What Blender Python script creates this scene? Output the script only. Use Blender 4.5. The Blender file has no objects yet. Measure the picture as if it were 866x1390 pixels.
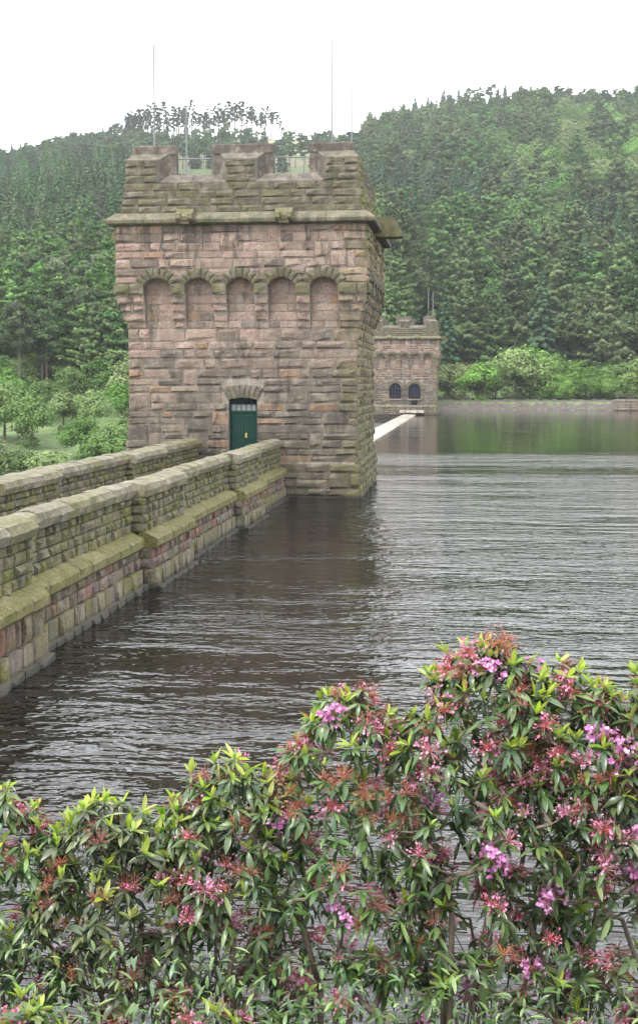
import bpy, bmesh, math, random
import numpy as np
from mathutils import Vector, Matrix

# ------------------------------------------------------------------ camera, world, sun, exposure
sc = bpy.context.scene
COL = sc.collection
R = random.Random(7)
NP = np.random.default_rng(7)
pi = math.pi

EYE = Vector((0, 0, 4.8))
cam = bpy.data.cameras.new("camera")
cam.sensor_fit = 'HORIZONTAL'; cam.sensor_width = 36.0
cam.lens = 1800 / 866 * 36
cam.shift_y = -45 / 866
cam.clip_start = 0.1; cam.clip_end = 6000
camo = bpy.data.objects.new("camera", cam); COL.objects.link(camo)
camo.location = EYE
camo.rotation_euler = (math.radians(90 - 4.1309), 0, math.radians(6.355))
sc.camera = camo

SUN_EL, SUN_AZ = 52.0, 215.0          # azimuth clockwise from +Y
w = bpy.data.worlds.new("World"); sc.world = w; w.use_nodes = True
nt = w.node_tree; nt.nodes.clear()
sky = nt.nodes.new('ShaderNodeTexSky'); sky.sky_type = 'NISHITA'; sky.sun_disc = False
sky.sun_elevation = math.radians(SUN_EL); sky.sun_rotation = math.radians(SUN_AZ)
b1 = nt.nodes.new('ShaderNodeBackground'); b1.inputs['Strength'].default_value = 0.1
nt.links.new(sky.outputs[0], b1.inputs['Color'])
b2 = nt.nodes.new('ShaderNodeBackground'); b2.inputs['Strength'].default_value = 1.3
tc = nt.nodes.new('ShaderNodeTexCoord')
cn = nt.nodes.new('ShaderNodeTexNoise'); cn.inputs['Scale'].default_value = 2.2; cn.inputs['Detail'].default_value = 5
mp = nt.nodes.new('ShaderNodeMapping'); mp.inputs['Scale'].default_value = (1, 1, 3.0)
nt.links.new(tc.outputs['Generated'], mp.inputs[0]); nt.links.new(mp.outputs[0], cn.inputs['Vector'])
cr = nt.nodes.new('ShaderNodeValToRGB')
cr.color_ramp.elements[0].position = 0.3; cr.color_ramp.elements[0].color = (0.78, 0.80, 0.83, 1)
cr.color_ramp.elements[1].position = 0.7; cr.color_ramp.elements[1].color = (1.0, 1.0, 1.0, 1)
nt.links.new(cn.outputs[0], cr.inputs[0])
# overcast dome: brighter overhead than near the horizon, the same all the way round
sz = nt.nodes.new('ShaderNodeSeparateXYZ'); nt.links.new(tc.outputs['Generated'], sz.inputs[0])
mr = nt.nodes.new('ShaderNodeMapRange'); nt.links.new(sz.outputs[2], mr.inputs[0])
for i_, v_ in enumerate((0.0, 1.0, 1.0, 1.7)): mr.inputs[i_ + 1].default_value = v_
vm = nt.nodes.new('ShaderNodeVectorMath'); vm.operation = 'SCALE'
nt.links.new(cr.outputs[0], vm.inputs[0]); nt.links.new(mr.outputs[0], vm.inputs['Scale']); nt.links.new(vm.outputs[0], b2.inputs['Color'])
mxs = nt.nodes.new('ShaderNodeMixShader'); mxs.inputs[0].default_value = 0.85
nt.links.new(b1.outputs[0], mxs.inputs[1]); nt.links.new(b2.outputs[0], mxs.inputs[2])
wo = nt.nodes.new('ShaderNodeOutputWorld'); nt.links.new(mxs.outputs[0], wo.inputs[0])

sl = bpy.data.lights.new("sun", 'SUN'); sl.energy = 1.5; sl.angle = math.radians(14); sl.color = (1.0, 0.96, 0.9)
so = bpy.data.objects.new("sun", sl); COL.objects.link(so)
so.rotation_euler = (math.radians(90 - SUN_EL), 0, math.radians(180 - SUN_AZ))
sc.view_settings.view_transform = 'Standard'; sc.view_settings.look = 'None'
sc.view_settings.exposure = 1.4; sc.view_settings.gamma = 1.0
sc.cycles.max_bounces = 6; sc.cycles.diffuse_bounces = 3; sc.cycles.glossy_bounces = 3
sc.cycles.transmission_bounces = 3; sc.cycles.volume_bounces = 1; sc.cycles.transparent_max_bounces = 6
HAZE = 0.00012

# ------------------------------------------------------------------ helpers
def tag(o, label=None, cat=None, group=None, kind=None):
    if label: o['label'] = label
    if cat: o['category'] = cat
    if group: o['group'] = group
    if kind: o['kind'] = kind
    return o

def empty(name, loc, label=None, cat=None, group=None, rz=0.0):
    o = bpy.data.objects.new(name, None); COL.objects.link(o)
    o.empty_display_size = 0.2
    o.location = loc; o.rotation_euler = (0, 0, rz)
    return tag(o, label, cat, group)

class MB:
    """collects geometry with one RGBA tint per face"""
    def __init__(s): s.v = []; s.f = []; s.t = []; s.n = 0
    def add(s, verts, faces, tint=(1, 1, 1, 1)):
        b = s.n
        s.v.extend([tuple(p) for p in verts]); s.n += len(verts)
        s.f.extend([tuple(i + b for i in f) for f in faces])
        s.t.extend([tint] * len(faces))
    def box(s, x0, x1, y0, y1, z0, z1, tint=(1, 1, 1, 1)):
        s.add([(x0, y0, z0), (x1, y0, z0), (x1, y1, z0), (x0, y1, z0), (x0, y0, z1), (x1, y0, z1), (x1, y1, z1), (x0, y1, z1)],
              [(3, 2, 1, 0), (4, 5, 6, 7), (0, 1, 5, 4), (1, 2, 6, 5), (2, 3, 7, 6), (3, 0, 4, 7)], tint)
    def hull(s, pts, tint=(1, 1, 1, 1)):
        bm = bmesh.new()
        for p in pts: bm.verts.new(p)
        bmesh.ops.convex_hull(bm, input=bm.verts)
        bmesh.ops.dissolve_limit(bm, angle_limit=0.01, verts=bm.verts, edges=bm.edges)
        bm.verts.index_update()
        vs = [v.co[:] for v in bm.verts if v.link_faces]
        idx = {}
        for v in bm.verts:
            if v.link_faces: idx[v.index] = len(idx)
        s.add(vs, [[idx[v.index] for v in f.verts] for f in bm.faces], tint)
        bm.free()
    def tube(s, pts, rads, n=6, tint=(1, 1, 1, 1)):
        rings = []
        for i, p in enumerate(pts):
            p = Vector(p)
            a = Vector(pts[max(0, i - 1)]); b = Vector(pts[min(len(pts) - 1, i + 1)])
            d = (b - a).normalized()
            u = d.cross(Vector((0.3, 0.9, 0.1))).normalized(); v = d.cross(u)
            rings.append([p + (u * math.cos(2 * pi * k / n) + v * math.sin(2 * pi * k / n)) * rads[i] for k in range(n)])
        vs = [q for r in rings for q in r]; fs = []
        for i in range(len(pts) - 1):
            for k in range(n):
                fs.append((i * n + k, i * n + (k + 1) % n, (i + 1) * n + (k + 1) % n, (i + 1) * n + k))
        fs.append(tuple(range(n - 1, -1, -1))); fs.append(tuple((len(pts) - 1) * n + k for k in range(n)))
        s.add(vs, fs, tint)
    def mesh(s, name, m, smooth=False):
        me = bpy.data.meshes.new(name)
        me.from_pydata(s.v, [], s.f)
        ca = me.color_attributes.new('tint', 'FLOAT_COLOR', 'CORNER')
        ln = np.array([len(f) for f in s.f]); tt = np.array(s.t, dtype=np.float32).reshape(-1, 4)
        ca.data.foreach_set('color', np.repeat(tt, ln, axis=0).ravel())
        if smooth: me.polygons.foreach_set('use_smooth', [True] * len(me.polygons))
        me.materials.append(m); me.update()
        return me
    def build(s, name, m, parent=None, smooth=False):
        return link(name, s.mesh(name, m, smooth), parent)

def link(name, me, parent=None, color=None, kind=None):
    o = bpy.data.objects.new(name, me); COL.objects.link(o)
    if parent: o.parent = parent
    if color: o.color = color
    if kind: o['kind'] = kind
    return o

# ------------------------------------------------------------------ materials
class NT:
    def __init__(s, name):
        s.m = bpy.data.materials.new(name); s.m.use_nodes = True
        s.t = s.m.node_tree; s.t.nodes.clear()
        s.out = s.t.nodes.new('ShaderNodeOutputMaterial')
        s.p = s.t.nodes.new('ShaderNodeBsdfPrincipled')
        s.t.links.new(s.p.outputs[0], s.out.inputs[0])
    def n(s, typ, **k):
        nd = s.t.nodes.new(typ)
        for a, v in k.items(): setattr(nd, a, v)
        return nd
    def l(s, a, b): s.t.links.new(a, b)
    def noise(s, scale, detail=4, rough=0.6, vec=None, mscale=None):
        nd = s.n('ShaderNodeTexNoise'); nd.inputs['Scale'].default_value = scale
        nd.inputs['Detail'].default_value = detail; nd.inputs['Roughness'].default_value = rough
        if vec is None: vec = s.n('ShaderNodeNewGeometry').outputs['Position']
        if mscale:
            m = s.n('ShaderNodeMapping'); m.inputs['Scale'].default_value = mscale; s.l(vec, m.inputs[0]); vec = m.outputs[0]
        s.l(vec, nd.inputs['Vector'])
        return nd.outputs[0]
    def mul(s, a, b, op='MULTIPLY', clamp=False):
        nd = s.n('ShaderNodeMath', operation=op, use_clamp=clamp)
        for i, x in enumerate((a, b)):
            if isinstance(x, (int, float)): nd.inputs[i].default_value = x
            else: s.l(x, nd.inputs[i])
        return nd.outputs[0]
    def ramp(s, x, a, b, lo=0.0, hi=1.0, smooth=True):
        nd = s.n('ShaderNodeMapRange', interpolation_type='SMOOTHSTEP' if smooth else 'LINEAR')
        s.l(x, nd.inputs[0])
        for i, v in enumerate((a, b, lo, hi)): nd.inputs[i + 1].default_value = v
        return nd.outputs[0]
    def mix(s, f, a, b, mode='MIX'):
        nd = s.n('ShaderNodeMix', data_type='RGBA', blend_type=mode)
        for i, x in ((0, f), (6, a), (7, b)):
            if isinstance(x, (int, float)): nd.inputs[i].default_value = x
            elif isinstance(x, tuple): nd.inputs[i].default_value = (*x[:3], 1)
            else: s.l(x, nd.inputs[i])
        return nd.outputs[2]
    def bump(s, h, strength, dist):
        nd = s.n('ShaderNodeBump'); nd.inputs['Strength'].default_value = strength; nd.inputs['Distance'].default_value = dist
        s.l(h, nd.inputs['Height']); s.l(nd.outputs[0], s.p.inputs['Normal']); return nd

def tinted(t):
    oi = t.n('ShaderNodeObjectInfo'); at = t.n('ShaderNodeAttribute'); at.attribute_name = 'tint'
    c = t.mix(1.0, oi.outputs['Color'], at.outputs['Color'], 'MULTIPLY')
    a = t.mul(oi.outputs['Alpha'], at.outputs['Alpha'])
    return c, a, oi

def mat_stone(name, moss=(0.118, 0.116, 0.026), rough=0.9, bump=0.5):
    t = NT(name); c, a, oi = tinted(t)
    n1 = t.noise(2.6, 6, .65); n2 = t.noise(17, 5, .7); n3 = t.noise(70, 3, .7)
    c = t.mix(t.ramp(n2, .3, .7, 0, .75), c, (0.05, 0.045, 0.04))
    c = t.mix(t.ramp(n1, .42, .72, 0, .35), c, (0.5, 0.43, 0.36))
    st = t.noise(1.5, 5, .7, mscale=(1.6, 1.6, .45))
    c = t.mix(t.ramp(st, .5, .68, 0, .75), c, (0.035, 0.032, 0.03))
    c = t.mix(1.0, c, (.67, .655, .645), 'MULTIPLY')
    gz = t.n('ShaderNodeSeparateXYZ'); t.l(t.n('ShaderNodeNewGeometry').outputs['Position'], gz.inputs[0])
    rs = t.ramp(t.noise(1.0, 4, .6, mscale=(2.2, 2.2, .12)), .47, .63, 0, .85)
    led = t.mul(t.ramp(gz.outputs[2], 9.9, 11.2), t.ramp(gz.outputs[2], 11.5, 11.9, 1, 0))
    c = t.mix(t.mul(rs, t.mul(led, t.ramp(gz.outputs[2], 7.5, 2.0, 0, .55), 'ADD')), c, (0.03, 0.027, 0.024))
    # moss / lichen: alpha 1 = none, 0 = covered
    nm = t.noise(3.3, 7, .72)
    s = t.mul(t.mul(1.0, a, 'SUBTRACT'), t.ramp(nm, .28, .62, .12, 1.35), 'MULTIPLY', True)
    mc = t.mix(t.ramp(n2, .35, .65), moss, tuple(x * .45 for x in moss))
    mc = t.mix(t.ramp(t.noise(5, 4), .55, .75, 0, .6), mc, (0.2, 0.19, 0.16))
    c = t.mix(s, c, mc)
    pz = t.n('ShaderNodeSeparateXYZ'); t.l(t.n('ShaderNodeNewGeometry').outputs['Position'], pz.inputs[0])
    wet = t.ramp(t.mul(pz.outputs[2], t.mul(n1, -.16), 'ADD'), -.03, .12, .92, 0)   # wet tide line at the water
    c = t.mix(wet, c, (0.022, 0.02, 0.016))
    t.l(c, t.p.inputs['Base Color']); t.p.inputs['Roughness'].default_value = rough
    h = t.mul(n2, t.mul(n3, .4), 'ADD')
    t.bump(h, bump, .05)
    return t.m

def mat_plain(name, col, rough=.6, metal=0.0, var=.3, scale=20, bump=0.0, use_tint=False):
    t = NT(name)
    if use_tint: base, _, _ = tinted(t)
    else: base = col
    n = t.noise(scale, 5)
    c = t.mix(t.ramp(n, .3, .7, 0, var), base, (0.03, 0.03, 0.028))
    t.l(c, t.p.inputs['Base Color']); t.p.inputs['Roughness'].default_value = rough; t.p.inputs['Metallic'].default_value = metal
    if bump: t.bump(n, bump, .02)
    return t.m

def mat_leaf(name, hue_var=.35, rough=.75, trans=.25, spec=.3):
    t = NT(name); c, a, oi = tinted(t)
    r = oi.outputs['Random']
    hs = t.n('ShaderNodeHueSaturation')
    t.l(t.ramp(r, 0, 1, 0.5 - .022 * hue_var / .35, .5 + .022, False), hs.inputs['Hue'])
    t.l(t.ramp(t.mul(r, 7.31, 'MULTIPLY'), 0, 7.31, .8, 1.1, False), hs.inputs['Saturation'])
    fr = t.n('ShaderNodeMath', operation='FRACT'); t.l(t.mul(r, 13.7), fr.inputs[0])
    t.l(t.ramp(fr.outputs[0], 0, 1, 1 - hue_var, 1 + hue_var, False), hs.inputs['Value'])
    t.l(t.mix(1.0, c, (.84, .84, .84), 'MULTIPLY'), hs.inputs['Color'])
    t.l(hs.outputs[0], t.p.inputs['Base Color']); t.p.inputs['Roughness'].default_value = rough
    t.p.inputs['Specular IOR Level'].default_value = spec
    tr = t.n('ShaderNodeBsdfTranslucent'); t.l(hs.outputs[0], tr.inputs[0])
    mx = t.n('ShaderNodeMixShader'); mx.inputs[0].default_value = trans
    t.l(t.p.outputs[0], mx.inputs[1]); t.l(tr.outputs[0], mx.inputs[2]); t.l(mx.outputs[0], t.out.inputs[0])
    return t.m

M = {}
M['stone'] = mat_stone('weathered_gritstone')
M['mortar'] = mat_stone('pale_mortar', bump=.2)
M['bark'] = mat_plain('bark', (0.10, 0.075, 0.06), .9, var=.6, scale=9, bump=.6)
M['twig'] = mat_plain('shrub_bark', (0.15, 0.115, 0.08), .8, var=.6, scale=60, bump=.4)
M['foliage'] = mat_leaf('tree_foliage', .36, .85, .22, .15)
M['leaf'] = mat_leaf('rhododendron_leaf', .3, .33, .16, .5)
M['petal'] = mat_leaf('petal', .15, .7, .35, .2)
M['pole'] = mat_plain('galvanised_metal', (0.13, 0.14, 0.145), .5, .3, .15)
M['door'] = mat_plain('green_door_paint', (0.003, 0.026, 0.019), .6, var=.25, scale=8)
M['dark'] = mat_plain('dark_interior', (0.012, 0.012, 0.014), .9)
M['brass'] = mat_plain('brass', (0.5, 0.36, 0.12), .35, .9)
M['concrete'] = mat_plain('pale_crest_concrete', (0.38, 0.32, 0.25), .7, var=.5, scale=1.2, use_tint=True)
M['road'] = mat_plain('tarmac', (0.09, 0.085, 0.08), .9, var=.4, scale=4, bump=.3)

M['door'].node_tree.nodes['Principled BSDF'].inputs['Specular IOR Level'].default_value = .12
def mat_glass():
    t = NT('window_glass'); t.p.inputs['Base Color'].default_value = (0.006, 0.007, 0.012, 1)
    t.p.inputs['Roughness'].default_value = .3; t.p.inputs['Specular IOR Level'].default_value = .06
    return t.m
M['glass'] = mat_glass()
def mat_frost():
    t = NT('frosted_pane'); n = t.noise(6, 2)
    t.l(t.mix(n, (0.04, 0.05, 0.05), (0.20, 0.22, 0.21)), t.p.inputs['Base Color'])
    t.p.inputs['Roughness'].default_value = .25
    return t.m
M['frost'] = mat_frost()

def mat_ground():
    t = NT('valley_ground'); geo = t.n('ShaderNodeNewGeometry').outputs['Position']
    n1 = t.noise(.03, 6, .6, geo); n2 = t.noise(.5, 6, .7, geo); n3 = t.noise(.012, 3, .6, geo)
    c = t.mix(t.ramp(n2, .3, .7), (0.04, 0.068, 0.02), (0.095, 0.145, 0.04))
    sp = t.n('ShaderNodeSeparateXYZ'); t.l(geo, sp.inputs[0])
    hz = t.ramp(sp.outputs[2], 95, 135)
    moor = t.mix(t.ramp(n1, .4, .6), (0.10, 0.135, 0.048), (0.15, 0.12, 0.075))
    c = t.mix(hz, c, moor)
    fl = t.ramp(sp.outputs[2], 4, 14)          # forest floor: bracken and litter, with the trees' shade painted into the colour
    c = t.mix(t.mul(fl, t.ramp(n3, .2, .8, .35, .8)), c, t.mix(t.ramp(n2, .4, .6), (0.035, 0.045, 0.02), (0.07, 0.09, 0.035)))
    c = t.mix(hz, c, moor)
    t.l(c, t.p.inputs['Base Color']); t.p.inputs['Roughness'].default_value = .95
    t.bump(n2, .6, .6)
    return t.m
M['ground'] = mat_ground()

def mat_bank():
    t = NT('bank_soil'); n1 = t.noise(3, 6); n2 = t.noise(24, 5)
    c = t.mix(t.ramp(n1, .35, .65), (0.05, 0.035, 0.022), (0.05, 0.07, 0.02))
    c = t.mix(t.ramp(n2, .5, .7, 0, .6), c, (0.11, 0.09, 0.05))
    t.l(c, t.p.inputs['Base Color']); t.p.inputs['Roughness'].default_value = .95; t.bump(n2, .8, .08)
    return t.m
M['bank'] = mat_bank()

def mat_revet():
    t = NT('shore_stone'); v = t.n('ShaderNodeTexVoronoi'); v.inputs['Scale'].default_value = 1.3
    t.l(t.n('ShaderNodeNewGeometry').outputs['Position'], v.inputs['Vector'])
    c = t.mix(t.ramp(v.outputs['Distance'], .1, .7), (0.095, 0.078, 0.062), (0.045, 0.038, 0.032))
    c = t.mix(.12, c, v.outputs['Color'], 'MULTIPLY')
    t.l(c, t.p.inputs['Base Color']); t.p.inputs['Roughness'].default_value = .9; t.bump(v.outputs['Distance'], .8, .3)
    return t.m
M['revet'] = mat_revet()

def mat_water():
    t = NT('peaty_lake_water'); geo = t.n('ShaderNodeNewGeometry').outputs['Position']
    t.p.inputs['Base Color'].default_value = (0.0015, 0.0012, 0.0009, 1)
    t.p.inputs['Roughness'].default_value = .035; t.p.inputs['IOR'].default_value = 1.38
    t.p.inputs['Specular IOR Level'].default_value = .5
    sp = t.n('ShaderNodeSeparateXYZ'); t.l(geo, sp.inputs[0])
    big = t.noise(.05, 5, .62, geo, (.35, 1.3, 1))
    yy = t.mul(sp.outputs[1], t.mul(t.mul(big, .5, 'SUBTRACT'), 150), 'ADD')
    calm = t.ramp(yy, 60, 100, 1.0, .09)
    w1 = t.noise(1.0, 2, .55, geo, (2.6, 4.6, 1))
    w2 = t.noise(1.0, 1, .5, geo, (.38, .9, 1))
    w3 = t.noise(1.0, 0, .5, geo, (4.5, 8.5, 1))
    h = t.mul(t.mul(w1, 1.0), t.mul(t.mul(w2, 1.5), t.mul(w3, .10), 'ADD'), 'ADD')
    gust = t.ramp(t.noise(.16, 4, .65, geo, (.5, 1.6, 1)), .34, .66, .4, 1.35)
    h = t.mul(h, t.mul(calm, gust))
    t.bump(h, 1.0, WAVE)
    return t.m
WAVE = .068
M['water'] = mat_water()

# ------------------------------------------------------------------ terrain
def aztan(px): return (px - 634) / 1800.0
RID = [(-1800, 300), (-700, 270), (0, 238), (100, 216), (200, 200), (300, 195), (385, 193), (450, 188), (520, 192), (560, 187), (620, 168), (720, 158), (866, 170), (1300, 175), (2600, 260), (4000, 330)]
RA = np.array([aztan(a) for a, b in RID]); RY = np.array([b for a, b in RID], float)
RR = 850.0
def smooth(a, b, x):
    t = np.clip((x - a) / (b - a), 0, 1); return t * t * (3 - 2 * t)
def fbm(x, y):
    return (np.sin(x * .031 + 1.3 * np.sin(y * .023)) + np.sin(y * .037 + 1.1 * np.sin(x * .027 + 2)) +
            .5 * np.sin(x * .083 + y * .061) + .5 * np.sin(y * .091 - x * .07 + 1))
def ground_z(X, Y):
    X = np.asarray(X, float); Y = np.asarray(Y, float)
    r = np.hypot(X, Y); a = np.where(Y > 1, X / np.maximum(Y, 1), np.sign(X) * 9)
    ridge = np.interp(a, RA, RY)
    zr = 4.8 + (520 - ridge) / 1800 * RR
    # right-hand side: lake bed, stone shore, rising hill
    t = np.clip((r - 262) / (RR - 262), 0, 1)
    zR = np.where(r < 248, -3.5 + 5.0 * smooth(238, 248, r), np.where(r < 262, 1.5 + (r - 248) / 14 * .6, 2.1 + t * (zr - 2.1)))
    # left-hand side: valley below the dam
    t2 = np.clip((r - 190) / (RR - 190), 0, 1)
    rl = r - 75 * smooth(-32, -16, X)
    zL = np.where(r < 190, -13 + 11 * smooth(110, 190, rl), -13 + 11 * smooth(110, 190, rl) + t2 * (zr + 2))
    wl = smooth(-14, -10.5, X)
    far = smooth(250, 420, r); wl2 = smooth(-75, 5, X)
    wgt = wl * (1 - far) + wl2 * far
    z = zL * (1 - wgt) + zR * wgt
    z = z + fbm(X, Y) * 1.3 * smooth(265, 420, r)
    z = np.where(r > RR, z - (r - RR) * .22, z)
    return z

def grid_mesh(name, PX, PY, PZ, m):
    ni, nj = PX.shape
    v = np.stack([PX, PY, PZ], -1).reshape(-1, 3)
    i, j = np.meshgrid(np.arange(ni - 1), np.arange(nj - 1), indexing='ij')
    q = np.stack([i * nj + j, (i + 1) * nj + j, (i + 1) * nj + j + 1, i * nj + j + 1], -1).reshape(-1, 4)
    me = bpy.data.meshes.new(name); me.from_pydata(v.tolist(), [], q.tolist()); me.materials.append(m)
    me.polygons.foreach_set('use_smooth', [True] * len(me.polygons)); me.update()
    return me
az = np.radians(np.concatenate([np.linspace(-75, -20, 60)[:-1], np.linspace(-20, 16, 300)[:-1], np.linspace(16, 75, 60)]))
rr = np.concatenate([np.linspace(14, 100, 30)[:-1], np.linspace(100, 300, 110)[:-1], np.linspace(300, 900, 130)[:-1], np.linspace(900, 1500, 20)])
A, RRR = np.meshgrid(az, rr, indexing='ij')
TX = np.sin(A) * RRR; TY = np.cos(A) * RRR
terr = link('hillside', grid_mesh('hillside', TX, TY, ground_z(TX, TY), M['ground'])); tag(terr, 'wooded valley sides rising behind the reservoir', kind='structure')

# stone-pitched shoreline strip
a2 = np.linspace(math.atan(aztan(596)), math.radians(40), 220)
prof = [(241.0, -1.2), (243.0, .1), (246.4, 1.1), (248.0, 1.6), (249.8, 1.8)]
SX = np.array([[math.sin(a) * r for r, z in prof] for a in a2]); SY = np.array([[math.cos(a) * r for r, z in prof] for a in a2])
SZ = np.array([[z + (.12 * math.sin(a * 900) + .1 * math.sin(a * 2300 + r) if z > 0 else 0) for r, z in prof] for a in a2])
sh = link('shoreline', grid_mesh('shoreline', SX, SY, SZ, M['revet'])); tag(sh, 'pale stone pitched edge of the far shore', kind='structure')

# lake
lk = MB(); lk.add([(-8.6, 3, 0), (260, 3, 0), (260, 300, 0), (-8.6, 300, 0)], [(0, 1, 2, 3)])
lake = lk.build('lake_water', M['water']); tag(lake, 'dark rippled reservoir water', kind='structure')

# near bank under the shrubs
bx = np.linspace(-14, 16, 90); by = np.linspace(-14, 11.5, 80)
BX, BY = np.meshgrid(bx, by, indexing='ij')
yb = BY + .5 * np.sin(BX * .7) * .3
BZ = np.interp(yb, [-14, 1.8, 4.5, 6.3, 7.4, 9.0, 11.5], [3.3, 3.15, 2.2, 1.35, .85, -.15, -1.6]) + .05 * np.sin(BX * 3.1 + BY * 2.3) * np.cos(BY * 3.7)
bank = link('bank', grid_mesh('bank', BX, BY, BZ, M['bank'])); tag(bank, 'steep soil bank above the water', kind='structure')
def bank_z(x, y):
    yb = y + .5 * math.sin(x * .7) * .3
    return float(np.interp(yb, [-14, 1.8, 4.5, 6.3, 7.4, 9.0, 11.5], [3.3, 3.15, 2.2, 1.35, .85, -.15, -1.6]))

# ------------------------------------------------------------------ masonry
def unit_stone(seed, rough=1.0, depth=.22):
    """rock-faced stone: x,z in -.5...5, face towards -y, 42 triangles"""
    r = random.Random(seed)
    xs = [-.5, -.5 + r.uniform(.05, .12), r.uniform(.1, .45) * r.choice((-1, 1)) * .5, .5]
    xs[2] = max(xs[1] + .2, xs[2]); xs[2] = min(xs[2], .42)
    zs = [-.5, -.5 + r.uniform(.12, .3), r.uniform(.05, .36), .5]
    v = []
    for i, z in enumerate(zs):
        for j, x in enumerate(xs):
            edge = i in (0, 3) or j in (0, 3)
            y = 0.006 * r.random() if edge else -r.uniform(.012, .08) * rough
            jx = 0 if j in (0, 3) else r.uniform(-.06, .06); jz = 0 if i in (0, 3) else r.uniform(-.07, .07)
            if edge: jx += r.uniform(-.012, .012); jz += r.uniform(-.025, .025)
            v.append((x + jx, y, z + jz))
    f = []
    for i in range(3):
        for j in range(3):
            a = i * 4 + j; f.append((a, a + 1, a + 5, a + 4))
    ring = [0, 1, 2, 3, 7, 11, 15, 14, 13, 12, 8, 4]
    b = len(v)
    v += [(v[k][0] * .98, depth, v[k][2] * .98) for k in ring]
    for k in range(12):
        k2 = (k + 1) % 12
        f.append((ring[k2], ring[k], b + k, b + k2))
    return v, f
NVAR = 14
ROUGH = [unit_stone(100 + i) for i in range(NVAR)]
FLAT = [unit_stone(300 + i, .25) for i in range(5)]
def to_mesh(name, vf, m):
    mb = MB(); mb.add(*vf); return mb.mesh(name, m)
ROUGH_ME = [to_mesh('stone', s, M['stone']) for s in ROUGH]
FLAT_ME = [to_mesh('stone', s, M['stone']) for s in FLAT]

class Masonry:
    """collects stones; the most visible become objects, the rest one joined part"""
    def __init__(s, name, parent, limit=300, proto=None, proto_me=None):
        s.name = name; s.parent = parent; s.limit = limit; s.items = []
    def put(s, o, u, n, w, h, col, pri=0, flat=False, rot=0.0, dscale=1.0):
        u = Vector(u); n = Vector(n)
        s.items.append((Vector(o), u, n, w, h, col, pri, flat, rot, dscale))
    def mat(s, it):
        o, u, n, w_, h, col, pri, flat, rot, ds = it
        up = Vector((0, 0, 1))
        if rot:
            c, d = math.cos(rot), math.sin(rot)
            u2 = u * c + up * d; up = up * c - u * d; u = u2
        m = Matrix.Identity(4)
        m.col[0] = (*(u * w_), 0); m.col[1] = (*(-n * ds), 0); m.col[2] = (*(up * h), 0); m.col[3] = (*o, 1)
        return m
    def finish(s):
        its = sorted(s.items, key=lambda t: -t[6])
        for it in its[:s.limit]:
            if it[6] < 0: continue
            me = R.choice(FLAT_ME if it[7] else ROUGH_ME)
            o = link(s.name, me, s.parent, color=it[5]); o.matrix_basis = s.mat(it)
        rest = [it for i, it in enumerate(its) if i >= s.limit or it[6] < 0]
        if rest:
            V = []; F = []; T = []; base = 0
            for it in rest:
                v, f = R.choice(FLAT if it[7] else ROUGH)
                mm = np.array(s.mat(it)); va = np.array(v) @ mm[:3, :3].T + mm[:3, 3]
                V.append(va); F.extend([tuple(k + base for k in q) for q in f]); T.extend([it[5]] * len(f)); base += len(v)
            mb = MB(); mb.v = np.concatenate(V).tolist(); mb.f = F; mb.t = T
            o = mb.build(s.name, M['stone'], s.parent); o['kind'] = 'stuff'

def jit(c, k=.12, moss=0.0):
    f = 1 + R.uniform(-k, k)
    return (c[0] * f * (1 + R.uniform(-.04, .04)), c[1] * f, c[2] * f * (1 + R.uniform(-.05, .05)), 1 - moss)

def courses(z0, z1, hmin, hmax):
    out = []; z = z0
    while z < z1 - hmin * .5:
        h = R.uniform(hmin, hmax)
        if z1 - (z + h) < hmin * .8: h = z1 - z
        out.append((z, z + h)); z += h
    return out
def split(a, b, lmin, lmax):
    out = []; x = a
    while x < b - 1e-4:
        l = R.uniform(lmin, lmax)
        if b - (x + l) < lmin * .8:
            l = b - x
            if l > lmax * 1.25: l = l / 2
        out.append((x, x + l)); x += l
    return out
def subtract(iv, holes):
    out = [iv]
    for h0, h1 in holes:
        nx = []
        for a, b in out:
            if h1 <= a or h0 >= b: nx.append((a, b)); continue
            if h0 - a > .06: nx.append((a, h0))
            if b - h1 > .06: nx.append((h1, b))
        out = nx
    return out

MORT = (0.40, 0.345, 0.30, 0.96)
HW = 4.87; OV = .42; NICHES = [-3.50, -1.75, 0.0, 1.75, 3.50]; NW = .58
ZC = 11.35
def off(z):
    if z < 7.1: return 0.0
    if z < 8.45: return OV * ((z - 7.1) / 1.35) ** 1.25
    return OV
def flare(z):                      # left flank splays out at its foot
    return .42 * (max(0, min(4.0, 4.0 - z)) / 4.0) ** 1.4
def arch_z(dx, ri=.675, cz=8.505): return cz + math.sqrt(max(0, ri * ri - dx * dx))

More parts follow.
